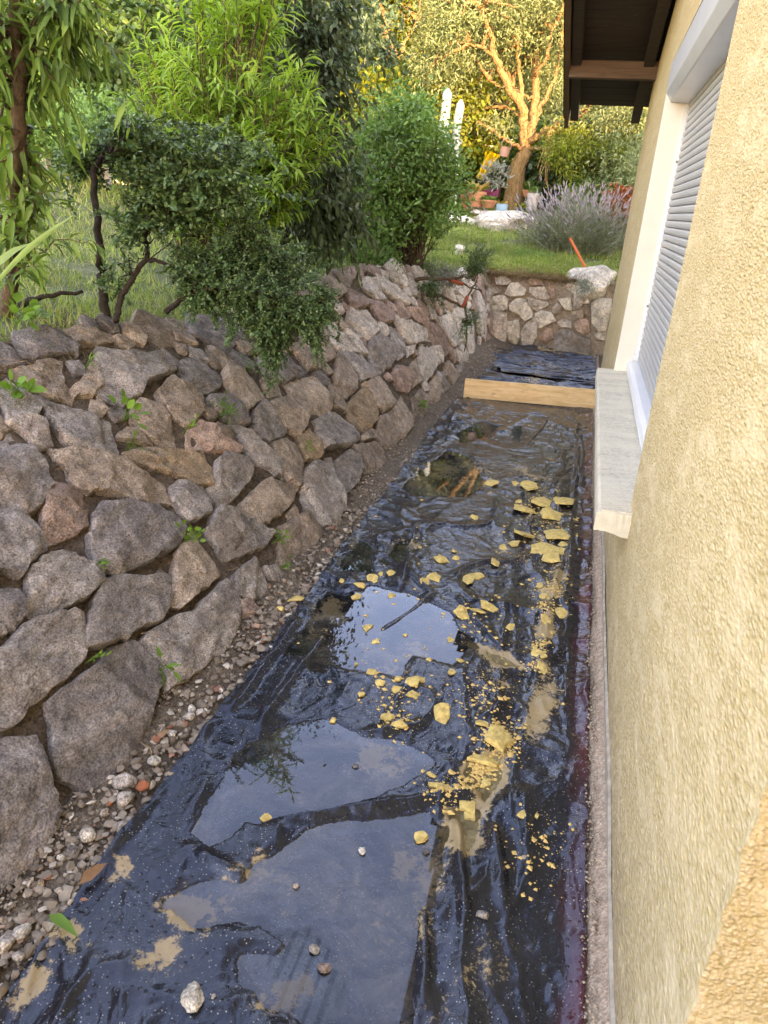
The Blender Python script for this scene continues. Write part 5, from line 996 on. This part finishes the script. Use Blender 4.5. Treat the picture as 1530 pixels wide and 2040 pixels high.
# olive
OY = 14.0
oT = [PY(1020, 425, OY), PY(1024, 385, OY), PY(1032, 340, OY), PY(1046, 300, OY), PY(1050, 285, OY)]
oL = [([PY(1048, 292, OY), PY(1043, 250, OY), PY(1040, 215, OY - .1), PY(1018, 180, OY - .3), PY(1000, 150, OY - .5), PY(985, 110, OY - .7), PY(975, 60, OY - .8), PY(960, 20, OY - .9)], .095), ([PY(1050, 290, OY), PY(1062, 240, OY), PY(1066, 180, OY + .1), PY(1066, 120, OY + .2), PY(1080, 60, OY + .3), PY(1090, 0, OY + .4), PY(1096, -60, OY + .5)], .085),
      ([PY(1050, 288, OY), PY(1076, 268, OY - .2), PY(1112, 246, OY - .4), PY(1150, 222, OY - .5), PY(1190, 205, OY - .6), PY(1240, 190, OY - .7)], .065), ([PY(1070, 275, OY), PY(1110, 262, OY - .3), PY(1150, 235, OY - .5), PY(1180, 215, OY - .7)], .045), ([PY(1062, 250, OY), PY(1076, 215, OY), PY(1095, 180, OY), PY(1110, 140, OY), PY(1120, 80, OY)], .05),
      ([PY(1044, 300, OY), PY(1030, 292, OY - .2), PY(1015, 282, OY - .3), PY(1000, 275, OY - .3), PY(985, 262, OY - .4)], .035), ([PY(1055, 296, OY), PY(1080, 294, OY - .2), PY(1120, 288, OY - .3), PY(1160, 285, OY - .4)], .04), ([PY(1040, 215, OY), PY(1035, 150, OY), PY(1030, 90, OY), PY(1040, 20, OY)], .045),
      ([PY(1066, 150, OY), PY(1090, 110, OY - .2), PY(1100, 60, OY - .2)], .035), ([PY(1018, 180, OY - .3), PY(1000, 175, OY - .3), PY(975, 160, OY - .4)], .03), ([PY(1062, 196, OY), PY(1045, 190, OY), PY(1020, 175, OY)], .028), ([PY(1043, 235, OY), PY(1025, 222, OY), PY(1010, 212, OY)], .03), ([PY(985, 110, OY - .7), PY(960, 95, OY - .8), PY(935, 85, OY - .9)], .035)]
obl = [blob(930, 60, OY - .6, 90, 60, .9), blob(880, 120, OY - .4, 55, 60, .8), blob(1000, 20, OY - .3, 100, 50, 1.), blob(1090, 30, OY + .2, 80, 60, 1.), blob(1120, 110, OY + .2, 40, 60, .8), blob(960, 200, OY + .5, 60, 45, .7), blob(925, 250, OY + .3, 45, 30, .5), blob(1000, 90, OY + .8, 90, 60, .8), blob(1060, -60, OY, 150, 60, 1.2), blob(900, 10, OY, 60, 60, .8), blob(1105, 200, OY + .8, 35, 30, .5), blob(1000, 245, OY - .2, 30, 18, .3), blob(1010, 160, OY + 1., 60, 40, .5)]
ot = tree('olive_tree', 'gnarled olive tree with orange lit spreading limbs in the sunlit garden', 'tree', oT, oL, obl, 42000, .075, .02, LF['olive'], BARKO, cr=.17, corek=0, r=.20, nb=90, shell=.2)
silver('olive_tree', 'second silvery tree behind the first olive', [blob(1040, 110, 18.5, 80, 60, 1.2), blob(1190, 250, 17.5, 90, 60, 1.), blob(1110, 10, 18, 90, 80, 1.3)], 13000, LF['olive'], 'tree', .13, .035, .3, .55)
# far dark wood
spec = [(-120, 60, 13, 260, 260, 'hedge'), (120, -40, 15, 160, 150, 'forest'), (420, 10, 15.5, 150, 120, 'forest'), (330, -60, 16, 140, 120, 'bluegreen'), (560, 20, 14.5, 120, 140, 'forest'), (650, 60, 15.5, 100, 150, 'bluegreen'), (690, 190, 17, 90, 120, 'bluegreen'), (860, 110, 23, 110, 150, 'bluegreen'), (760, 60, 25, 150, 170, 'forest'), (960, 140, 24, 140, 170, 'forest'), (1090, 100, 23, 130, 170, 'bluegreen'), (1220, 120, 22, 140, 170, 'forest'), (1350, 160, 21, 140, 190, 'bluegreen'), (560, 240, 19, 150, 140, 'forest'), (720, 290, 21, 110, 90, 'forest'), (1240, 320, 18, 130, 80, 'forest'), (900, 300, 21, 120, 80, 'forest'), (1060, 300, 20, 130, 90, 'forest'),
        (-280, 260, 14, 160, 160, 'forest'), (30, 240, 14, 120, 80, 'hedge'), (300, 260, 14, 190, 60, 'hedge'), (640, -120, 19, 180, 120, 'forest'), (1000, -80, 25, 220, 130, 'forest'), (1250, -60, 24, 190, 150, 'bluegreen')]
TL = ['green garden tree filling the upper left corner behind the near hanging leaves', 'dark tree directly above the tall ivy hedge at upper left', 'dark wood tree showing over the top of the bright willow leaved bush', 'blue green tree behind the gap between ivy hedge and willow leaved bush', 'dark tree left of the drooping small tree at the top of the photo', 'blue green tree right behind the small drooping dark tree',
 'blue green tree left of the leaning orange trunk', 'feathery blue green tree right behind the leaning orange trunk', 'dark tree behind the crown of the feathery robinia', 'tall dark tree behind the left half of the sunlit olive crown', 'blue green tree behind the middle of the sunlit olive crown', 'dark tree hidden mostly behind the wooden eaves', 'blue green tree beyond the house corner', 'dark tree behind the round green bush', 'low dark tree behind the white cactus', 'low dark tree behind the silvery shrub at the house corner', 'dark tree between the cactus and the olive trunk', 'dark tree straight behind the olive trunk',
 'dark tree outside the left edge beyond the lawn', 'green tree low behind the near hanging leaves and the white board', 'green tree low behind the dark spilling bush', 'highest dark tree above the small drooping tree', 'highest dark tree above the olive crown', 'highest blue green tree above the wooden eaves']
lab = {'forest': 'very dark evergreen tree in the shaded wood behind the garden', 'bluegreen': 'blue green tree in the wood behind the garden', 'hedge': 'mid green tree closing the garden behind the left hedge'}
for i, (px, py, Y, rx, rz, kk) in enumerate(spec):
    c, r = blob(px, py, Y, rx, rz); r[1] = min(r[0], r[2]) * .8; z0 = float(terrain(c[0], c[1])); sub = [(c, r)]
    for _ in range(5): d = rdir(1)[0]; sub.append((c + d * r * .6, r * (.35 + .2 * rng.random())))
    cone = kk == 'bluegreen'
    tree('evergreen_tree' if kk != 'hedge' else 'garden_tree', TL[i], 'tree', [[c[0], c[1], z0 - .2], [c[0] + .1, c[1], c[2] * .6 + z0 * .4], [c[0], c[1], c[2]]], [], sub, 9000, .16, .07 if not cone else .045, LF[kk], BARKD, 'round' if not cone else 'simple', cr=.34, per=30, corek=.85, droop=.4, group='trees of the wood behind the garden', r=.14, nb=14, shell=.7)

# --- lavender
fl, st, lf = MB(), MB(), MB(); q = PY(1150, 525, 10.9); q[2] = float(terrain(q[0], q[1])); n = 750
d = nrm(np.stack([rng.normal(size=n) * .85 - .1, rng.normal(size=n) * .7 - .15, .75 + .5 * rng.random(n)], -1)); L = .62 + .28 * rng.random(n); base = q + np.stack([rng.normal(size=n) * .24, rng.normal(size=n) * .14, np.zeros(n)], -1)
tip = base + d * L[:, None]; leaves(st, base, d, rdir(n), L, .006, 'blade')
leaves(fl, tip - d * .03, d, rdir(n), .07 + .04 * rng.random(n), .016, 'lance'); leaves(fl, tip - d * .03, d, rdir(n), .07, .014, 'lance')
m_ = 9000; t = .08 + .7 * rng.random(m_) ** .8; k = rng.integers(0, n, m_); P = base[k] + d[k] * (L[k] * t)[:, None]; leaves(lf, P, d[k] + rdir(m_) * .5, rdir(m_), .045 + .02 * rng.random(m_), .006, 'simple')
c2 = q + np.array([-.55, .1, .12]); crown(lf, [(q + [0, 0, .22], np.array([.5, .3, .25])), (c2, np.array([.3, .25, .22]))], 4500, .05, .008, 'simple', 30, .07, -.4, .3)
plant('lavender_bush', 'big faded lavender bush with grey purple flower spikes next to the house corner', 'lavender', [('stems', st, LF['lavender']), ('leaves', lf, LF['lavender']), ('flowers', fl, LF['lavflower'])])
# --- cactus
CACT = simple('cactus_skin', (.40, .43, .37), .95, .1, 30, .003)
def cact():
    t = thing('column_cactus', 'white woolly column cactus with several upright arms behind the round bush', 'cactus')
    for (x0, y0, x1, y1, x2, y2, w) in [(890, 330, 886, 250, 892, 176, 8.5), (874, 330, 878, 280, 884, 225, 6.5), (905, 330, 908, 270, 919, 198, 7.5), (893, 345, 905, 310, 916, 276, 7), (884, 350, 876, 330, 872, 300, 5), (905, 352, 908, 340, 912, 325, 4.5)]:
        P = smooth_path([PY(x0, y0 + 55, 12.6), PY(x0, y0, 12.6), PY(x1, y1, 12.6), PY(x2, y2, 12.6)], 7); k = mpp(P[0]) * w; n = len(P); u = np.linspace(0, 1, n); rr = k * np.where(u > .93, np.sqrt(np.maximum(0, 1 - ((u - .93) / .072) ** 2)) + .02, 1); mb = MB(); 
        pts = P; T = nrm(np.gradient(pts, axis=0)); A = nrm(np.cross(T, [0, 1., 0.])); B = np.cross(T, A); th = np.arange(24) * 2 * math.pi / 24; rib = np.where(np.arange(24) % 2, .86, 1.05)
        v = pts[:, None] + (rr[:, None] * rib)[..., None] * (A[:, None] * np.cos(th)[None, :, None] + B[:, None] * np.sin(th)[None, :, None]); i = np.arange(n - 1)[:, None] * 24; j = np.arange(24)[None]; q_ = (j + 1) % 24
        b = mb.addv(v.reshape(-1, 3)); mb.addf(np.stack([i + j, i + q_, i + 24 + q_, i + 24 + j], -1).reshape(-1, 4) + b)
        e = b + (n - 1) * 24; mb.addf([(e, e + q + 1, e + q) for q in range(1, 23)])
        m = 260; ii = rng.integers(0, n - 2, m); a_ = rng.random(m) * 6.28; dr = A[ii] * np.cos(a_)[:, None] + B[ii] * np.sin(a_)[:, None]; leaves(mb, pts[ii] + dr * rr[ii][:, None], dr + rdir(m) * .5, rdir(m), .014, .002, 'simple')
        mb.build('arm', CACT, t, smooth=True)
cact()
# --- pots and planters
def pot(px, py, wpx, hpx, Y, m, label, cat='flower pot', taper=.75, fill=None, name='flower_pot', rim=True):
    t = thing(name, label, cat); c = PY(px, py, Y); k = mpp(c); r = wpx / 2 * k; h = hpx * k; mb = MB()
    lathe(mb, [(0, 0), (r * taper, 0), (r * .97, h * .82), (r * 1.04, h * .82), (r * 1.04, h), (r * .92, h), (r * .88, h * .85), (0, h * .84)] if rim else [(0, 0), (r * taper, 0), (r, h), (r * .94, h), (r * .9, h * .9), (0, h * .88)], (0, 0, 0), 20); mb.build('pot', m, t, ang=40)
    if fill:
        kind, lm, n, L, W_, up = fill; lf = MB(); a = rng.random(n) * 6.28; rr_ = r * .8 * np.sqrt(rng.random(n)); P = np.stack([rr_ * np.cos(a), rr_ * np.sin(a), np.full(n, h * .9) + up * .3 * rng.random(n)], -1)
        leaves(lf, P, np.stack([np.cos(a), np.sin(a), .4 + 1.2 * rng.random(n)], -1) + rdir(n) * .3, rdir(n) * .4 + [0, 0, 1], L * (.6 + .6 * rng.random(n)), W_, kind); lf.build('plant', lm, t, smooth=True)
    t.location = tuple(c); return t
pot(948, 412, 36, 28, 12.9, TERRA, 'terracotta pot with an orange tinged rosette succulent at the left of the pots', fill=('lance', LF['orange'], 34, .20, .07, .2))
pot(925, 416, 20, 26, 13.1, TERRA, 'small terracotta pot half hidden at the far left of the pots', fill=('lance', LF['orange'], 18, .12, .04, .2))
pot(972, 414, 34, 14, 12.8, TERRA, 'wide shallow terracotta bowl with low green succulents', taper=.6, fill=('round', LF['bush'], 260, .05, .03, .15))
pot(998, 428, 24, 20, 12.5, simple('blue_glaze', (.16, .30, .36), .5, .15, 10), 'light blue pot at the foot of the olive trunk', taper=.9, fill=('lance', LF['orange'], 12, .08, .03, .1), rim=False)
pot(1058, 420, 24, 32, 13.3, simple('concrete', (.42, .39, .36), .9, .15, 20), 'tall grey concrete pot right of the olive trunk', taper=.8, rim=False, fill=('round', LF['bush'], 120, .05, .03, .4))
pot(1052, 392, 26, 12, 13.6, TERRA, 'low pot with a round cactus behind the grey pot', fill=('round', LF['hedge'], 140, .06, .04, .4))
pot(1035, 432, 16, 16, 12.9, simple('dark_pot', (.04, .04, .06), .5, .2, 10), 'small dark pot beside the red tray', taper=.8, fill=('lance', LF['yellow'], 20, .10, .04, .2))
t = thing('planter_box', 'dark magenta planter box with a silvery plant behind the terracotta pots', 'planter'); c = PY(978, 392, 13.5); k = mpp(c); mb = MB(); w = 15 * k
prism(mb, [(-w, 0), (w, 0), (w * 1.1, 16 * k), (w * .95, 16 * k), (w * .9, 13 * k), (-w * .9, 13 * k), (-w * .95, 16 * k), (-w * 1.1, 16 * k)], 'y', -.12, .12); mb.build('box', simple('magenta_plastic', (.16, .015, .05), .45, .1, 8), t, ang=30)
lf = MB(); crown(lf, [(np.array([0, 0, .32]), np.array([.2, .14, .22]))], 420, .08, .022, 'lance', 14, .05, -.3); lf.build('plant', LF['silver'], t, smooth=True); t.location = tuple(c)
t = thing('red_tray', 'flat red plastic tray in the soil beside the olive trunk', 'tray'); c = PY(1038, 437, 12.7); k = mpp(c); mb = MB(); prism(mb, [(-14 * k, 0), (14 * k, 0), (15 * k, 7 * k), (13 * k, 7 * k), (12.5 * k, 2 * k), (-12.5 * k, 2 * k), (-13 * k, 7 * k), (-15 * k, 7 * k)], 'y', -.12, .12); mb.build('tray', simple('red_plastic', (.42, .02, .03), .45, .1, 8), t); t.location = tuple(c)
t = thing('hanging_bucket', 'small pinkish metal bucket hanging from a low olive branch', 'bucket'); c = PY(1003, 312, 13.6); k = mpp(c); mb = MB(); lathe(mb, [(0, 0), (9 * k, 0), (10.5 * k, 17 * k), (11 * k, 18 * k), (10 * k, 18 * k), (9 * k, 12 * k), (0, 12 * k)], (0, 0, 0), 18); mb.build('bucket', simple('bucket_metal', (.42, .22, .16), .5, .15, 8, 0, .4), t, ang=40)
mb = MB(); tube(mb, [(10.5 * k * math.cos(a), 0, 17 * k + 16 * k * math.sin(a)) for a in np.linspace(0, math.pi, 12)], .004, 5); mb.build('handle', simple('wire', (.2, .2, .2), .5, .1, 8), t); t.location = tuple(c); t.rotation_euler = (0, R(8), 0)
mb = MB(); tube(mb, [PY(955, 288, 14.6), PY(990, 295, 14.4)], .022, 8); tag(mb.build('white_pole', WHITE, smooth=True), 'short white pole sticking out left of the hanging bucket', 'pole')
# yellow cloth draped on a post
mb = MB(); Uc, Vc = np.meshgrid(np.linspace(0, 1, 16), np.linspace(0, 1, 26), indexing='ij'); A = PY(968, 298, 14.2); B = PY(998, 310, 14.2); Cq = PY(950, 355, 14.0)
P = A + Uc[..., None] * (B - A) * (1 - .55 * Vc[..., None]) + Vc[..., None] * (Cq - A); P[..., 1] += .10 * np.sin(Uc * 12 + Vc * 4); b = mb.addv(P.reshape(-1, 3)); i = np.arange(15)[:, None] * 26; j = np.arange(25)[None]; mb.addf(np.stack([i + j, i + 26 + j, i + 27 + j, i + j + 1], -1).reshape(-1, 4) + b)
o = mb.build('yellow_cloth', simple('yellow_fabric', (.75, .48, .03), .8, .1, 8), smooth=True); o.modifiers.new('thick', 'SOLIDIFY').thickness = .006; tag(o, 'bright yellow cloth hanging in folds below the white pole', 'cloth')
# fibres hanging from the olive limb
mb = MB()
for k in range(16):
    c = PY(1092 + rng.random() * 12, 258 + rng.random() * 8, 13.5); L = .25 + .55 * rng.random(); Q = smooth_path([c, c + [rng.normal() * .03, 0, -L * .5], c + [rng.normal() * .05, rng.normal() * .03, -L]], 5); tube(mb, Q, .007, 4)
c = PY(1098, 262, 13.5); tube(mb, smooth_path([c, c + [0, 0, -.6], PY(1094, 385, 13.5)], 6, .004), .008, 4)
tag(mb.build('hanging_twine', simple('twine', (.50, .28, .15), .9, .2, 20), smooth=True), 'bunch of orange brown twine hanging from the right olive limb', 'twine')
# orange stake
a = PY(1166, 533, 9.6); b = PY(1136, 476, 9.75); mb = MB(); tube(mb, [a - (b - a) * .2, b], .016, 8); tube(mb, [b, b + (b - a) * .02], .019, 8); tag(mb.build('orange_stake', simple('orange_plastic', (.75, .12, .03), .4, .05, 5)), 'orange red stake leaning beside the white boulder', 'stake')
# white cup
c = on_ground(913, 508, 9.3); k = mpp(c); t = thing('plastic_cup', 'small white plastic cup lying open in the grass above the wall corner', 'cup'); mb = MB(); lathe(mb, [(0, 0), (7 * k, 0), (10 * k, 17 * k), (9.5 * k, 17 * k), (6.5 * k, 1.2 * k), (0, 1 * k)], (0, 0, 0), 16); mb.build('cup', WHITE, t, ang=40); t.location = tuple(c); t.rotation_euler = (R(18), R(12), 0)
# tarp by the boulder, right
mb = MB(); Uc, Vc = np.meshgrid(np.linspace(0, 1, 30), np.linspace(0, 1, 30), indexing='ij'); c = PY(1222, 548, 10.2); X = c[0] - .28 + .6 * Uc; Y = c[1] - .3 + .9 * Vc; Z = c[2] - .12 + .16 * np.sin(Uc * 3.1) * np.sin(Vc * 3.1) + .03 * fbm(X, Y, 9, 230); grid_mesh(mb, X, Y, Z); o = mb.build('blue_tarp', simple('tarp', (.04, .11, .18), .5, .6, 14), smooth=True); tag(o, 'blue green tarp bunched on the ground behind the white boulder', 'tarp')
# bark and sticks below the lavender
mb = MB()
for k in range(90):
    c = on_ground(1085 + rng.normal() * 22, 462 + rng.normal() * 9, 9.5) + [0, 0, .02]; d = rdir(1)[0] * [1, 1, .25] * (.05 + .1 * rng.random()); tube(mb, [c - d, c + d * .3, c + d], .005 + .008 * rng.random(), 4)
tag(mb.build('dry_sticks', BARK), 'heap of dry sticks and bark between the long boulder and the lavender', 'sticks', kind='stuff')
# white slab and low wall far left
c = on_ground(60, 300, 5); c2 = on_ground(215, 296, 5); d = nrm((c2 - c) * [1, 1, 0]); mb = MB(); c0 = PY(40, 262, 7.5); c1 = PY(215, 293, 7.3); nn = np.array([0, .35, 0.])
v = [c0, c1, c1 + nn, c0 + nn]; v = v + [q - [0, 0, .06] for q in v]; mb.add(v, [(0, 1, 2, 3), (4, 7, 6, 5), (0, 4, 5, 1), (1, 5, 6, 2), (2, 6, 7, 3), (3, 7, 4, 0)])
t = thing('garden_bench', 'long white board resting on posts in the lawn behind the left tree', 'bench'); mb.build('board', WHITE, t)
for q in (c0 * .85 + c1 * .15, c0 * .15 + c1 * .85): mb = MB(); z = float(terrain(q[0], q[1])); box(mb, q[0] - .04, q[0] + .04, q[1] + .12, q[1] + .2, z - .05, q[2] - .061); mb.build('leg', STONE[4], t)
# --- broken branch on the bank
wd, lf, rd = MB(), MB(), MB()
BR = [([PY(812, 572, 7.0), PY(835, 556, 7.1), PY(880, 556, 7.25), PY(905, 555, 7.4), PY(928, 548, 7.5)], .022), ([PY(850, 588, 7.0), PY(880, 590, 7.1), PY(905, 602, 7.2), PY(925, 612, 7.3), PY(932, 590, 7.4), PY(950, 560, 7.5)], .017), ([PY(925, 608, 7.3), PY(930, 650, 7.25), PY(925, 700, 7.2)], .010), ([PY(900, 555, 7.4), PY(930, 570, 7.5), PY(960, 580, 7.6)], .012)]
for P, r in BR: Q = smooth_path(P, 5, .004); tube(wd, Q, np.linspace(r, r * .5, len(Q)), 7)
for P, r in ([[PY(893, 556, 7.36), PY(912, 563, 7.40), PY(922, 566, 7.42)], .020], [[PY(921, 612, 7.26), PY(928, 600, 7.3), PY(931, 590, 7.34)], .018]): tube(rd, smooth_path(P, 4), r, 6)
stems(wd, lf, [PY(945, 560, 7.5), PY(935, 555, 7.5)], [blob(952, 510, 7.6, 32, 40), blob(975, 505, 7.7, 22, 20)], 26, .022, .012, 'round', .014, .2, .1, -.1, .004, 3, .12, .4, .8, per=2)
stems(wd, lf, [PY(928, 640, 7.25)], [blob(928, 660, 7.2, 20, 40), blob(940, 630, 7.2, 22, 22)], 20, .02, .012, 'round', .016, .2, .0, .3, .003, 3, .09, .4, .8, per=1)
stems(wd, lf, [PY(850, 570, 7.0)], [blob(860, 575, 7.0, 35, 14), blob(880, 610, 7.0, 25, 10)], 20, .02, .012, 'round', .016, .2, .0, .1, .003, 3, .09, .4, .8, per=2)
t = plant('broken_branch', 'torn branch with red stripped wood lying over the wall near the far corner', 'branch', [('branch', wd, BARK), ('leaves', lf, LF['coto'])]); rd.build('torn_wood', simple('torn_wood', (.34, .07, .035), .85, .3, 40), t, smooth=True)
# low herbs on the slope above the corner
for (px, py, w, h, lab_, mm) in [(880, 530, 70, 22, 'grey green herb cushion at the top of the wall near the corner', 'silver'), (845, 520, 40, 18, 'small leafy herb beside the torn branch', 'bush'), (1140, 580, 0, 0, '', ''), (1165, 573, 16, 12, 'tiny grey green tuft growing on the face of the white boulder', 'silver'), (1060, 500, 60, 10, 'spreading green ground plant in the middle of the far lawn', 'bush')]:
    if not w: continue
    Y = 9.15 if px == 1165 else (7.6 if px < 900 else 10.2); c = PY(px, py, Y); 
    if px != 1165: c[2] = float(terrain(c[0], c[1])) + .03
    k = mpp(c); lf = MB(); crown(lf, [(c, np.array([w * k, .15, h * k]) * .8)], int(26 * w + 200), .03, .010, 'simple', 20, .05, -.3); plant('herb', lab_, 'plant', [('leaves', lf, LF[mm])])
# weeds growing in the joints of the wall
for i, (px, py, r, n, kind, L, lab_) in enumerate([(233, 840, 30, 12, 'round', .05, 'bramble sprig with broad leaves in a joint of the upper left wall'), (425, 835, 26, 70, 'round', .018, 'trailing small leaved weed over the pink stone'), (352, 1085, 16, 22, 'round', .026, 'bright green weed above the tall central rocks'), (350, 868, 8, 6, 'lance', .035, 'two small leaves beside the pink stone'), (535, 1085, 14, 14, 'round', .022, 'small green sprout with a brown root beside the lower boulder'),
   (548, 1140, 12, 10, 'round', .022, 'dark leaf sprout at the foot of the wall beside the boulder'), (165, 1135, 12, 5, 'lance', .04, 'single green leaf tuft under the pink rock'), (300, 1340, 16, 6, 'lance', .05, 'hanging green leaves between the two biggest lower rocks'), (825, 815, 12, 26, 'round', .028, 'bright green seedling near the far end of the wall'), (590, 905, 12, 22, 'simple', .022, 'feathery weed in the middle of the wall'),
   (15, 800, 24, 14, 'round', .06, 'large bright ivy leaves at the left edge on the wall top'), (30, 650, 30, 22, 'round', .06, 'ivy sprig hanging at the foot of the left tree'), (160, 745, 14, 8, 'blade', .05, 'grass tuft between the upper left stones'), (480, 745, 16, 20, 'round', .02, 'weed under the hanging dark bush'), (235, 905, 12, 6, 'lance', .035, 'yellowing leaf pair above the long flat rock'), (155, 1325, 10, 6, 'lance', .022, 'little yellow leaves on the dark joint at left')]):
    q = bank_hit(px, py)
    if q is None: continue
    c, eu, ev, nn_ = bank_frame(q[0], q[1] * SL(q[0])); c = c + nn_ * .06; k = mpp(c); rr_ = r * k; lf, sm_ = MB(), MB(); P = c + (rng.normal(size=(n, 2)) @ np.array([eu, ev])) * rr_ * .6 + nn_ * np.abs(rng.normal(size=(n, 1))) * .02
    leaves(lf, P, (P - c) + rdir(n) * .03 + nn_ * .02, nn_ + rdir(n) * .5, L * (.7 + .5 * rng.random(n)), L * (.65 if kind == 'round' else .3 if kind != 'blade' else .08), kind)
    for q_ in P[:10]: tube(sm_, [c - nn_ * .05, (c + q_) / 2 + nn_ * .01, q_], .0012, 3, False)
    plant('weed', lab_, 'weed', [('stems', sm_, LF['weed']), ('leaves', lf, LF['weed'] if i not in (5, 13) else LF['bush'])], 'weeds growing in the stone wall')
# roots and dead stalks in the joints
mb = MB()
for k in range(150):
    y = 1.1 + 6 * rng.random() ** 1.3; s = rng.random() * SL(y); c, eu, ev, nn_ = bank_frame(y, s); c = c + nn_ * (.01 + .05 * rng.random()); d = eu * rng.normal() + ev * rng.normal() - ev * .4; d = nrm(d) * (.04 + .09 * rng.random()); Q = smooth_path([c - nn_ * .02, c + d * .5 + nn_ * .03, c + d], 4, .003); tube(mb, Q, .0009 + .0011 * rng.random(), 3, False)
tag(mb.build('dead_stalks', LF['straw']), 'thin dry stalks and roots poking from the wall joints', 'dry stalks', kind='stuff')
